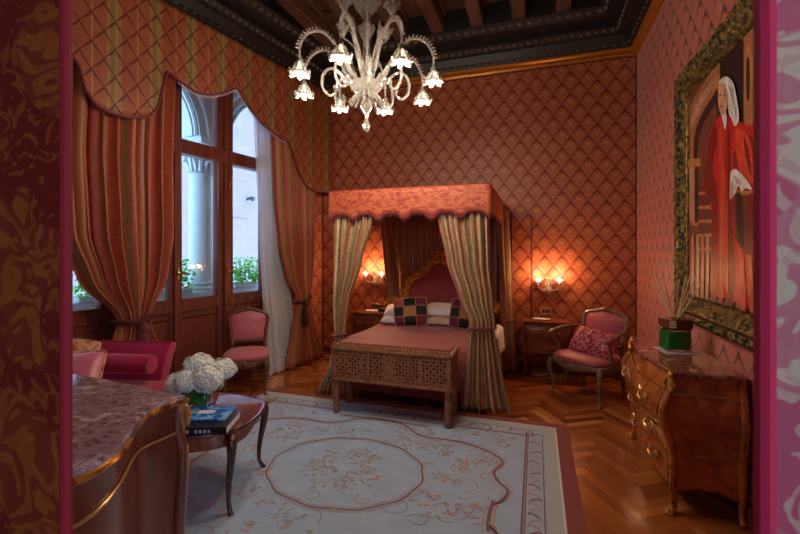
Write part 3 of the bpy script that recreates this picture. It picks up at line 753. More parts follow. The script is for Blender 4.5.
# bed curtains
def bd(name, label, rows, folds, cloth, cen, tie, bandw):
    t = thing('bed_curtain', label, 'curtain', (0,0,0), 0)
    drape('curtain_cloth', rows, folds, cloth, 'bed_drape_fabric', t, nu=130, nv=44)
    if tie:
        (a, b, z, y) = tie; m = MB(); cx = (a+b)/2; w = (b-a)/2+.004
        P = [(cx+w*math.cos(q), y+.055*math.sin(q), z+.012*math.cos(q)) for q in [2*PI*i/20 for i in range(20)]]
        m.tube(P, bandw, 8, closed=True, flat=1); m.build('tieback', 'burgundy', t)
    return t
bd('l', 'cream striped bed curtain tied back at the front left bedpost', [(2.14,(-2.09,3.97),(-1.60,3.97),.022),(1.9,(-2.09,3.97),(-1.62,3.97),.025),(1.45,(-2.09,3.97),(-1.75,3.97),.03),(1.0,(-2.09,3.97),(-1.9,3.97),.03),(.72,(-2.07,3.97),(-1.94,3.97),.024),(.6,(-2.07,3.97),(-1.94,3.97),.024),(.35,(-2.13,3.96),(-1.93,3.96),.035),(.02,(-2.29,3.94),(-1.9,3.95),.045)], 6, 1.3, None, (-2.08,-1.935,.66,3.97), .011)
bd('r', 'cream striped bed curtain tied back at the front right bedpost', [(2.14,(-.95,3.97),(-.43,3.97),.022),(1.9,(-.93,3.97),(-.43,3.97),.025),(1.45,(-.84,3.97),(-.42,3.97),.03),(1.1,(-.72,3.97),(-.39,3.97),.032),(.87,(-.62,3.97),(-.37,3.97),.03),(.78,(-.62,3.97),(-.37,3.97),.03),(.4,(-.66,3.96),(-.30,3.96),.042),(.04,(-.70,3.95),(-.22,3.95),.05)], 7, 1.5, None, (-.62,-.37,.82,3.97), .014)
bd('bl', 'shaded striped curtain hanging at the back left corner of the bed', [(2.13,(-2.06,5.3),(-2.03,5.54),.02),(1.5,(-2.0,5.32),(-1.9,5.54),.025),(.8,(-1.96,5.4),(-1.84,5.54),.02),(.03,(-2.0,5.4),(-1.84,5.54),.03)], 4, .9, None, None, 0)
bd('br', 'shaded striped curtain tied at the back right corner of the bed', [(2.13,(-.47,5.3),(-.36,5.52),.02),(1.4,(-.44,5.36),(-.33,5.54),.025),(.72,(-.38,5.4),(-.3,5.5),.02),(.62,(-.38,5.4),(-.3,5.5),.02),(.03,(-.40,5.34),(-.24,5.54),.035)], 5, .9, None, (-.385,-.285,.66,5.45), .014)
o = drape('bed_backcloth', [(2.13,(-1.98,5.56),(-.48,5.56),.008),(.3,(-1.98,5.56),(-.48,5.56),.008)], 16, 3.6, 'bed_drape_fabric', nu=220, nv=4)
tag(o, 'striped cloth panel hanging on the wall behind the gilt headboard', 'curtain')

# pillows
def pillow_mesh(w, h, th, mi_fn=None, n=16, m=None):
    m = m or MB()
    for sgn in (1, -1):
        def fn(u, v):
            a, b = u*2-1, v*2-1
            e = max(0, (1-a**4)*(1-b**4))**.5; pin = 1-.09*(a*a*b*b)+.0
            sx = 1-.07*(b*b)*(1-abs(a))*0-.05*(1-b*b)*0
            return (a*w/2*pin*(1-.05*(1-b*b)*abs(a)**3), sgn*th/2*e*(.75+.25*(1-a*a)*(1-b*b)), b*h/2*pin*(1-.05*(1-a*a)*abs(b)**3))
        g0 = len(m.f); m.grid(fn, n, n)
        if mi_fn:
            for k in range(n*n):
                i, j = k % n, k//n; m.m[g0+k] = mi_fn(i/n+.5/n, j/n+.5/n, sgn)
    return m
def pil(name, label, cat, w, h, th, loc, rot, mats, mi_fn=None, piping=None, group=None):
    m = pillow_mesh(w, h, th, mi_fn, 18)
    o = m.build(name, mats, smooth=80); o.location = loc; o.rotation_euler = rot; tag(o, label, cat, group)
    if piping:
        e = MB(); P = []
        for k in range(64):
            q = k/16; s = int(q) % 4; f = (q-int(q))*2-1
            a, b = [(f,-1),(1,f),(-f,1),(-1,-f)][s]; pin = 1-.09*(a*a*b*b)
            P.append((a*w/2*pin*(1-.05*(1-b*b)*abs(a)**3), 0, b*h/2*pin*(1-.05*(1-a*a)*abs(b)**3)))
        e.tube(P, piping[1], 6, closed=True); e.build('piping', piping[0], o)
    return o
Rd = math.radians
pil('bed_pillow', 'tan pillow at the bottom of the stack between the two checked cushions', 'pillow', .46,.3,.14, (-1.16,5.12,.69), (Rd(-78),0,Rd(4)), 'pillow_tan', group=None)
pil('bed_pillow', 'white pillow lying on top of the stack right of the left checked cushion', 'pillow', .46,.3,.14, (-1.15,5.14,.81), (Rd(-72),0,Rd(-3)), 'white_linen')
pil('bed_pillow', 'white pillow at the far left edge of the bed, upper one', 'pillow', .44,.28,.12, (-1.70,5.12,.79), (Rd(-68),Rd(-6),Rd(6)), 'white_linen')
pil('bed_pillow', 'white pillow at the far left edge of the bed, lower one', 'pillow', .46,.32,.12, (-1.70,5.06,.685), (Rd(-80),Rd(0),Rd(6)), 'white_linen')
pil('bed_pillow', 'white pillow leaning behind the right checked cushion, upper one', 'pillow', .48,.34,.14, (-.76,5.16,.80), (Rd(-55),Rd(8),Rd(-4)), 'white_linen')
pil('bed_pillow', 'white pillow lying low behind the right checked cushion', 'pillow', .48,.34,.14, (-.78,5.06,.68), (Rd(-80),Rd(0),Rd(-4)), 'white_linen')
def patch(sh):
    P = [4,1,2,1,4,3,1,2,2,5,1,3,4,1,3,2]
    def f(u, v, s):
        i, j = min(2,int(u*3)), min(2,int(v*3))
        fu, fv = (u*3) % 1, (v*3) % 1
        return [[3,0,2],[0,4,0],[2,0,3]][(j+sh) % 3][i] if sh else [[1,0,2],[0,3,0],[2,0,1]][2-j][i]
    return f
PM = ['patch_black','patch_purple','patch_rose','patch_tan','patch_wine']
def checked(label, loc, rot, pat):
    o = pil('checked_cushion', label, 'cushion', .44,.37,.15, loc, rot, PM, lambda u, v, s: pat[2-min(2,int(v*3))][min(2,int(u*3))], ('pillow_tan',.006))
    e = MB()
    for f in (-1/3, 1/3):
        for ax in (0,1):
            pts = []
            for k in range(13):
                g = (k/12*2-1)*.96; a, b = (f, g) if ax else (g, f); ee = max(0,(1-a**4)*(1-b**4))**.5; pin = 1-.09*(a*a*b*b)
                pts.append((a*.225*pin, -.075*ee*(.75+.25*(1-a*a)*(1-b*b))-.001, b*.185*pin))
            e.tube(pts, .006, 5)
    e.build('ribbon', 'patch_tan', o)
checked('checked black purple and rose cushion standing on the bed, fully visible', (-1.50,4.93,.80), (Rd(-16),Rd(-5),Rd(10)), [[2,0,1],[0,3,0],[1,0,4]])
checked('checked black and purple cushion half hidden by the right bed curtain', (-.79,4.93,.80), (Rd(-18),Rd(4),Rd(-6)), [[1,2,4],[0,3,0],[1,0,2]])

# ------------------------------------------------------------------ CARVED BENCH
def bench():
    x0, x1, y0, y1 = -1.85, -.70, 3.50, 3.84
    t = thing('carved_bench', 'long pierced and carved wooden bench standing at the foot of the bed', 'bench', ((x0+x1)/2,(y0+y1)/2,0.012))
    W, D = x1-x0, y1-y0
    z0, z1 = .33, .635
    def panel(w, face):   # pierced fretwork panel of square rings, in xz, y=0
        m = MB(); nx = int(round(w/.031)); nz = 9; cx = w/nx; cz = (z1-z0-.05)/nz
        for i in range(nx):
            for j in range(nz):
                a = -w/2+i*cx; b = z0+.025+j*cz
                solid = (j in (0, nz-1)) or (i % 9 in (0,)) or (i in (0, nx-1)) or (int(nx*.42) < i < int(nx*.58) and (i+j) % 2 == 0)
                out = [(a,b),(a+cx,b),(a+cx,b+cz),(a,b+cz)]
                if solid and not (j in (0,nz-1) and i % 2): 
                    m.add([(x,-.004,z) for x, z in out], [(0,1,2,3)]); continue
                mx, mz = a+cx/2, b+cz/2; rx, rz = cx*.44, cz*.46
                if (i+j) % 2: rx *= .6; rz *= .6
                inn = [(mx,mz-rz),(mx+rx,mz),(mx,mz+rz),(mx-rx,mz)]
                mids = [(a+cx/2,b),(a+cx,b+cz/2),(a+cx/2,b+cz),(a,b+cz/2)]
                vs = [(x,-.004,z) for x, z in out+inn]
                m.add(vs, [(0,1,5,4),(1,2,6,5),(2,3,7,6),(3,0,4,7)])
        return m
    for (w, px, py, rz) in ((W-.02,0,-D/2+.008,0),(W-.02,0,D/2-.008,PI),(D-.02,W/2-.008,0,PI/2),(D-.02,-W/2+.008,0,-PI/2)):
        o = panel(w, 0).build('fretwork_panel', 'bench_wood', t, smooth=0, solid=.010); o.location = (px,py,0); o.rotation_euler = (0,0,rz)
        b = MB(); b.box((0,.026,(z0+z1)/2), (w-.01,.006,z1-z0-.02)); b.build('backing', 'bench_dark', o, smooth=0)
    m = MB()
    for z, h in ((z0+.008,.026),(z1-.008,.026)):
        m.box((0,-D/2,z), (W,.026,h)); m.box((0,D/2,z), (W,.026,h)); m.box((W/2,0,z), (.026,D,h)); m.box((-W/2,0,z), (.026,D,h))
    for fx in (-.5,-.17,.17,.5):
        m.box((fx*(W-.02),-D/2-.002,(z0+z1)/2), (.022,.022,z1-z0))
    m.build('frame', 'bench_wood', t, bevel=.004)
    m = MB(); m.box((0,0,z1+.004), (W+.01,D+.01,.014)); m.build('top', 'bench_cloth', t, bevel=.004)
    m = MB(); m.box((0,.035,z1+.02), (W-.05,D-.12,.024)); m.build('seat_pad', 'bedspread', t, bevel=.01)
    m = MB()
    n = 34
    for i in range(n):    # toothed crest along the front and sides
        a = -W/2+i*W/n; b = a+W/n
        m.loft([[(a,y,z1+.0),(b,y,z1+.0),(b,y,z1+.012),((a+b)/2,y,z1+.05),(a,y,z1+.012)] for y in (-D/2-.008,-D/2+.006)], True, True)
    m.build('toothed_edge', 'bench_wood', t, smooth=0)
    for sx in (-1,1):
        for sy in (-1,1):
            m = MB(); m.lathe([(.026,.33),(.03,.31),(.024,.28),(.03,.22),(.034,.16),(.024,.13),(.034,.10),(.026,.07),(.03,.03),(.024,0)], (sx*(W/2-.035),sy*(D/2-.03),0), 12)
            m.build('leg', 'bench_wood', t)
bench()

# ------------------------------------------------------------------ CHAIRS
def outline_super(w, d, p=3.2, n=36, front=0.0):
    out = []
    for k in range(n):
        a = 2*PI*k/n; c, s = math.cos(a), math.sin(a)
        x = math.copysign(abs(c)**(2/p), c)*w/2; y = math.copysign(abs(s)**(2/p), s)*d/2
        x *= 1-.08*(y/(d/2)); 
        if s < 0: y -= front*(1-(x/(w/2))**2)
        out.append((x, y))
    return out
def padmesh(out, z0, h, bulge, T=None, m=None):
    m = m or MB(); m.T = T; cx = sum(p[0] for p in out)/len(out); cy = sum(p[1] for p in out)/len(out)
    rg = []
    for s, z in ((.965,0),(1,.25*h),(1,.6*h),(.96,.88*h),(.88,h+.15*bulge),(.6,h+.75*bulge),(.3,h+bulge),(.03,h+1.05*bulge)):
        rg.append([(cx+(x-cx)*s, cy+(y-cy)*s, z0+z) for x, y in out])
    m.loft(rg, True, True); m.T = None; return m
def chair(name, label, loc, rz, w, d, sh, bh, bw, wood_m, fab, arms):
    t = thing(name, label, 'chair', loc, rz)
    out = outline_super(w, d, 4, 40, .035)
    padmesh(out, sh-.07, .055, .03).build('seat', fab, t, smooth=60)
    m = MB(); n = len(out)
    rg = []
    for s, z in ((1.0,sh-.07),(1.035,sh-.075),(1.04,sh-.10)):
        rg.append([(x*s, y*s, z) for x, y in out])
    rg.append([(x*1.0, y*1.0, sh-.135+.022*math.cos(4*math.atan2(y/d, x/w))*0-.018*math.cos(math.atan2(y,x)*4)) for x, y in out])
    rg.append([(x*.93, y*.93, sh-.13) for x, y in out]); rg.append([(x*.93, y*.93, sh-.07) for x, y in out])
    m.loft(rg, True, True); 
    m.ball((0,-d/2-.052,sh-.105), (.03,.012,.018), 8)
    m.build('seat_frame', wood_m, t, smooth=50)
    for sx in (-1,1):
        fx, fy = sx*(w/2-.02), -d/2+.015
        m = MB(); m.tube(smooth_pts([(fx,fy,sh-.08),(fx+sx*.012,fy-.014,sh-.14),(fx+sx*.006,fy-.008,sh-.22),(fx-sx*.012,fy+.012,.16),(fx-sx*.012,fy+.012,.05),(fx+sx*.006,fy-.012,.012),(fx+sx*.008,fy-.016,.0)],5), [.03,.032,.024,.017,.014,.016,.018], 9)
        m.build('leg', wood_m, t)
        bx, by = sx*(bw/2-.02), d/2-.02
        m = MB(); m.tube(smooth_pts([(bx,by,sh-.06),(bx,by+.005,sh-.16),(bx*1.0,by+.02,.2),(bx*1.02,by+.06,.0)],5), [.024,.022,.017,.016], 9)
        m.build('leg', wood_m, t)
    # back: tilt
    tilt = Rd(12); z0 = sh+.07; H = bh-z0
    T = Matrix.Translation((0, d/2-.005, sh+.0)) @ Matrix.Rotation(-tilt, 4, 'X')
    lo = .07
    prof = [(-bw/2+.03,lo),(-bw/2+.022,H*.4),(-bw/2,H*.75),(-bw/2+.008,H*.91),(-bw/2+.045,H*.985),(-bw*.26,H+.012),(0,H+.04)]
    pr = prof+[(-x,z) for x, z in reversed(prof[:-1])]+[(bw*.25,lo-.012),(-bw*.25,lo-.012)]
    sp_ = [(p.x, p.y) for p in smooth_pts([(x,z,0) for x, z in pr], 5, True)]
    m = MB(); m.T = T; m.tube([(x,0,z) for x, z in sp_], .021, 8, closed=True)
    for sx in (-1,1): m.tube([(sx*(bw/2-.035),.0,lo+.02),(sx*(bw/2-.03),0,-.08)], .02, 8)
    m.tube([(x*.4,-.014,H+.04-.02*abs(x)) for x in (-.2,-.1,0,.1,.2)], [.008,.016,.024,.016,.008], 8)
    m.ball((0,-.02,H+.05), (.03,.014,.022), 8)
    m.T = None; m.build('back_frame', wood_m, t)
    inner_ = [(x*.93, (lo+.0)+(z-lo)*.95+.008) for x, z in sp_]
    TB = T @ Matrix.Rotation(Rd(90), 4, 'X')
    padmesh([(x, z) for x, z in inner_], -.012, .02, .022, TB).build('backrest', fab, t, smooth=60)
    if arms:
        for sx in (-1,1):
            m = MB(); ax = sx*(w/2-.0); P = T @ Vector((sx*(bw/2-.005),0,.24))
            m.tube(smooth_pts([P,(sx*(w/2+.01),.08,sh+.235),(sx*(w/2+.035),-.08,sh+.21),(sx*(w/2+.03),-.175,sh+.20),(sx*(w/2+.02),-.2,sh+.18)],6), [.016,.018,.022,.022,.026,.02], 9)
            m.tube(smooth_pts([(sx*(w/2+.025),-.165,sh+.19),(sx*(w/2+.03),-.14,sh+.12),(sx*(w/2+.0),-.09,sh+.03),(sx*(w/2-.005),-.07,sh-.08)],5), [.02,.017,.019,.024], 9)
            m.ball((sx*(w/2+.025),-.2,sh+.195), (.026,.03,.022), 8)
            m.build('arm', wood_m, t)
    return t
ac = (.53,4.86); arz = math.atan2(.67,.74)*-1
chair('upholstered_armchair', 'pink silk armchair with carved greyish frame beside the right wall', (ac[0],ac[1],0), -math.atan2(.62,.78), .60,.52,.46,.94,.50,'chair_grey_wood','pink_satin_deep',True)
chair('side_chair', 'pink silk chair without arms standing before the window', (-3.05,3.78,0), math.atan2(.56,.83), .46,.42,.47,.92,.42,'chair_wood','pink_satin',False)
fx = -math.atan2(.62,.78)
pil('floral_cushion', 'crimson and white patterned cushion leaning in the pink armchair', 'cushion', .50,.32,.13, (ac[0]+.05,ac[1]-.04,.585), (Rd(-38),Rd(6),fx), 'floral_cushion', piping=('trim_pink',.006))

# ------------------------------------------------------------------ BOMBE COMMODES
class Bombe:
    def __init__(s, W, D, H, leg, A, B, flare=0, serp=0, apron=.05):
        s.W, s.D, s.H, s.leg, s.A, s.B, s.flare, s.serp, s.apron = W, D, H, leg, A, B, flare, serp, apron
    def off(s, t): return s.B*math.exp(-((t-.66)/.22)**2)-(.008 if .86 < t < .96 else 0)+s.B*.12*(1-t)**3
    def front(s, u, t, o=0):
        f = s.off(t); return ((u-.5)*(s.W+1.2*f), -(s.D+f+s.A*(math.sin(PI*u)**2)*1.0+o))
    def side(s, sx, v, t, o=0):
        f = s.off(t); return (sx*(s.W/2+s.flare*(1-v)-s.serp*math.sin(2*PI*(1-v))*(1-v*0)+f*.6+o), -s.D*v-f*v)
    def zb(s, u): return s.leg+s.apron*(.5-.5*math.cos(2*PI*u))*1.0+s.apron*.35*math.cos(6*PI*u)-s.apron*.4
    def z(s, t, u): b = s.zb(u); return b+(s.H-.03-b)*t
    def ring(s, t, nf=28, ns=14):
        P = []
        for i in range(ns): v = i/ns; x, y = s.side(-1, v, t); P.append((x, y, s.z(t, v*.5 if 0 else v)))
        for i in range(nf): u = i/nf; x, y = s.front(u, t); P.append((x, y, s.z(t, u)))
        for i in range(ns+1): v = 1-i/ns; x, y = s.side(1, v, t); P.append((x, y, s.z(t, v)))
        return P
    def body(s): 
        m = MB(); m.loft([s.ring(k/16) for k in range(17)], True, True); return m
    def topline(s, o=.02):
        P = []
        for i in range(15): v = i/14; x, y = s.side(-1, v, 1, o); P.append((x, y-o*v))
        for i in range(1,32): u = i/32; x, y = s.front(u, 1, o); P.append((x*(1+2*o/s.W), y))
        for i in range(15): v = 1-i/14; x, y = s.side(1, v, 1, o); P.append((x, y-o*v))
        return P
    def patch(s, u0, u1, t0, t1, o=.008, n=20, k=8):
        m = MB()
        def fn(a, b):
            ia, ib = round(a*(n+2)), round(b*(k+2)); e = ia in (0,n+2) or ib in (0,k+2)
            aa = min(1,max(0,(ia-1)/n)); bb = min(1,max(0,(ib-1)/k)); u = u0+(u1-u0)*aa; t = t0+(t1-t0)*bb
            x, y = s.front(u, t, 0 if e else o); return (x, y, s.z(t, .15))
        m.grid(fn, n+2, k+2); return m
    def leg_mesh(s, sx, front=True, r=.02):
        m = MB(); P = []
        for k in range(9):
            t = 1-k/8
            if front: x, y = s.front(0 if sx < 0 else 1, t, .004)
            else: x, y = s.side(sx, .03, t, .0)
            P.append((x, y, s.z(t, 0)))
        x, y, z = P[-1]; fy = -1 if front else 0
        P += [(x-sx*.012,y-fy*.012,s.leg*.55),(x-sx*.012,y-fy*.01,s.leg*.25),(x+sx*.004,y+fy*.008,s.leg*.08),(x+sx*.012,y+fy*.018,.0)]
        m.tube(smooth_pts(P,3), [r*.9,r,r*1.1,r*1.2,r*1.25,r*1.2,r*1.05,r*.85,r*.75,r*.8,r*1.1], 9); return m, P
def commode(label, B, loc, rz, wood_m, top_m, top_edge, drawers, handle=True, mounts='gilt', band=None, cols=1, topth=.03, name='bombe_commode', hs=1.0, cat='commode'):
    t = thing(name, label, cat, loc, rz)
    B.body().build('body', wood_m, t, smooth=50)
    m = MB(); P = B.topline(.022); H = B.H
    rg = [[(x*s, y*s+0*z, z) for x, y in P] for s, z in ((.985,H-topth),(1.0,H-topth*.6),(1.0,H-topth*.3),(.99,H))]
    m.loft(rg, True, True); m.build('top', top_m, t, smooth=50)
    if top_edge:
        m = MB(); n = len(P); Q = [(x*1.002, y*1.004, H-topth*.62) for x, y in P]; m.tube(Q, topth*.36, 8); m.build('top_moulding', top_edge, t)
    nr = len(drawers)
    for (t0, t1) in drawers:
        for c in range(cols):
            u0 = .07+.86*c/cols+.006; u1 = .07+.86*(c+1)/cols-.006
            dr = B.patch(u0, u1, t0, t1).build('drawer', wood_m, t, smooth=50)
            if handle:
                for fu in ((.22,.78) if cols == 1 else (.5,)):
                    u = u0+(u1-u0)*fu; tm = (t0+t1)/2+.02; x, y = B.front(u, tm, .012); z = B.z(tm, .15); q = .045*hs
                    h = MB()
                    for sx in (-1,1):
                        h.ball((x+sx*q,y,z), (.014*hs,.008,.018*hs), 8); h.tube([(x+sx*q,y,z),(x+sx*q*1.5,y-.004,z+.018*hs),(x+sx*q*1.9,y,z+.004)], [.006,.006,.003], 5); h.tube([(x+sx*q,y,z),(x+sx*q*1.3,y-.004,z-.03*hs)], [.006,.003], 5)
                    h.tube(smooth_pts([(x-q,y-.006,z),(x-q*.9,y-.02,z-.022*hs),(x-q*.35,y-.024,z-.026*hs),(x,y-.026,z-.016*hs),(x+q*.35,y-.024,z-.026*hs),(x+q*.9,y-.02,z-.022*hs),(x+q,y-.006,z)],4), .0055*hs, 6)
                    h.build('handle', 'brass', dr)
                if cols == 1:
                    x, y = B.front(.5, (t0+t1)/2, .012); e = MB(); e.ball((x,y,B.z((t0+t1)/2,.15)), (.012,.005,.022), 8); e.build('keyhole_plate', 'brass', dr)
    for sx in (-1,1):
        m, P_ = B.leg_mesh(sx, True); lg = m.build('leg', wood_m, t)
        if mounts:
            m = MB(); x, y, z = P_[1]
            for k in range(7):
                x, y, z = (Vector(P_[0])*(1-k/14)+Vector(P_[2])*(k/14)); w = .03*(1-k/9)
                m.ball((x+sx*.008,y-.008,z-.01*k), (w*.8,w*.8,.025), 7, rings=5)
            x, y, z = P_[0]
            m.tube([(x+sx*.02,y-.02,z-.02),(x+sx*.045,y-.01,z-.05),(x+sx*.03,y-.02,z-.09)], [.012,.014,.006], 6)
            m.tube([(x+sx*.0,y-.03,z-.02),(x-sx*.03,y-.035,z-.06),(x-sx*.01,y-.03,z-.11)], [.012,.014,.006], 6)
            m.build('gilt_mount', mounts, lg); m = MB()
            fx_, fy_, _ = P_[-1]
            m.tube([(P_[-4][0]+sx*.004,P_[-4][1]-.006,B.leg*.6),(P_[-3][0],P_[-3][1]-.008,B.leg*.3),(P_[-2][0]+sx*.003,P_[-2][1]-.006,.03),(fx_,fy_-.004,.004)], [.008,.016,.022,.028], 8)
            m.build('gilt_foot', mounts, lg)
            m = MB(); m.tube(smooth_pts([Vector(p)+Vector((sx*.012,-.016,0)) for p in P_[2:-2]],2), .006, 6); m.build('gilt_edge', mounts, lg)
        m, P_ = B.leg_mesh(sx, False); m.build('leg', wood_m, t)
    if band:
        m = MB(); tb, r = band; L = [(*B.side(-1, 1-i/14 if 0 else i/14, tb, .004), B.z(tb, i/14)) for i in range(15)]+[(*B.front(i/30, tb, .006), B.z(tb, i/30)) for i in range(31)]+[(*B.side(1, 1-i/14, tb, .004), B.z(tb, 1-i/14)) for i in range(15)]
        L = [(x, y, B.H*.83 if 0 else z) for x, y, z in L]
        m.tube(L, r, 8); m.build('brass_moulding', 'brass', t)
    return t
BR = Bombe(1.02,.34,.85,.15,.06,.075,.0,.0,.035)
rc = commode('large burl walnut chest of drawers with marble top under the portrait', BR, (RX-.03,3.33,0), -PI/2, 'burl', 'marble_red', None, ((.04,.28),(.31,.55),(.58,.81)), band=(.845,.006), hs=1.15)
BL = Bombe(1.00,.60,.95,.2,.01,.012,.24,.06,.05)
F = Vector((-1.415,1.325)); rzL = Rd(175.5); xa = Vector((math.cos(rzL), math.sin(rzL))); ya = Vector((-math.sin(rzL), math.cos(rzL)))
# local front corner facing the doorway is at x=-W/2, y=-D
org = F+xa*(1.00/2)+ya*.60
lc = commode('brown marble topped chest with brass edging in the near corner by the doorway', BL, (org.x,org.y,0), rzL, 'burl_left', 'marble_brown', 'gilt_wood', ((.06,.4),(.45,.8)), mounts='brass', band=(.84,.006), topth=.034)
BS = Bombe(.50,.25,.70,.30,.03,.02,.0,.0,.04)
s1 = commode('small dark wooden bedside table below the right wall lamp', BS, (.11,BY-.035,0), 0, 'side_wood', 'side_wood', None, ((.08,.48),(.54,.92)), mounts=None, name='bedside_table', cat='bedside table', topth=.022, hs=.6)
s2 = dup(s1, (-2.22,BY-.035,0), 0, 'small dark wooden bedside table left of the bed below the left wall lamp')
# things on the bedside tables
m = MB(); m.lathe([(.02,0),(.07,.004),(.085,.018),(.08,.018),(.06,.008)], seg=20); o = m.build('small_dish', 'letter'); o.location = (.06,5.42,.70); tag(o, 'small pale oval dish on the right bedside table', 'dish'); o.scale = (1.3,.8,1)
m = MB(); m.box((0,0,.012), (.17,.12,.024)); o = m.build('notepad', 'paper', bevel=.003); o.location = (-2.22,5.42,.70); o.rotation_euler = (0,0,.25); tag(o, 'white notepad lying on the left bedside table', 'notepad')
t = thing('telephone', 'small dark telephone on the left bedside table behind the notepad', 'telephone', (-2.08,5.5,.70))
m = MB(); m.box((0,0,.025), (.14,.1,.05), taper=1.1); m.build('base', 'black_plastic', t, bevel=.008)
m = MB(); m.tube([(-.085,0,.055),(-.06,0,.072),(.06,0,.072),(.085,0,.055)], [.018,.013,.013,.018], 8); m.build('handset', 'black_plastic', t)
# switch plates on the back wall
for k, (px, py, lb) in enumerate(((546,311,'gold switch plate with dark buttons on the wall above the right bedside table'),(375,306,'switch plate on the wall above the left bedside table'))):
    x, z = yw(px, py, BY); t = thing('switch_plate', lb, 'switch', (x, BY-.004, z))
    m = MB(); m.box((0,0,0), (.13,.01,.085)); m.build('plate', 'brass', t, bevel=.003)
    for sx in (-1,0,1):
        m = MB(); m.box((sx*.032,-.007,0), (.024,.008,.045)); m.build('button', 'black_plastic', t, bevel=.002)

# ------------------------------------------------------------------ LIGHT FITTINGS
def flower_cup(m, c, up, s=1.0, petals=6):   # bell with curled petals opening along -z (down) or +z
    q = 1 if up else -1; x, y, z = c
    m.lathe([(.008*s,0),(.02*s,q*.012*s),(.028*s,q*.045*s),(.034*s,q*.08*s),(.032*s,q*.078*s),(.024*s,q*.04*s),(.01*s,q*.012*s)], (x,y,z), 12)
    for k in range(petals):
        a = 2*PI*k/petals; ca, sa = math.cos(a), math.sin(a)
        P = [(x+r*s*ca, y+r*s*sa, z+q*h*s) for r, h in ((.024,.05),(.036,.085),(.052,.108),(.068,.112),(.075,.100),(.070,.09))]
        m.tube(P, [.016*s,.018*s,.014*s,.010*s,.007*s,.006*s], 6, flat=1.5)
def light(name, loc, parent, w, col, r=.02):
    l = bpy.data.lights.new(name, 'POINT'); l.energy = w; l.color = col; l.shadow_soft_size = r
    o = bpy.data.objects.new(name, l); C.objects.link(o); o.parent = parent; o.location = loc; return o
W_CH, W_SC = 6.2, 4.0
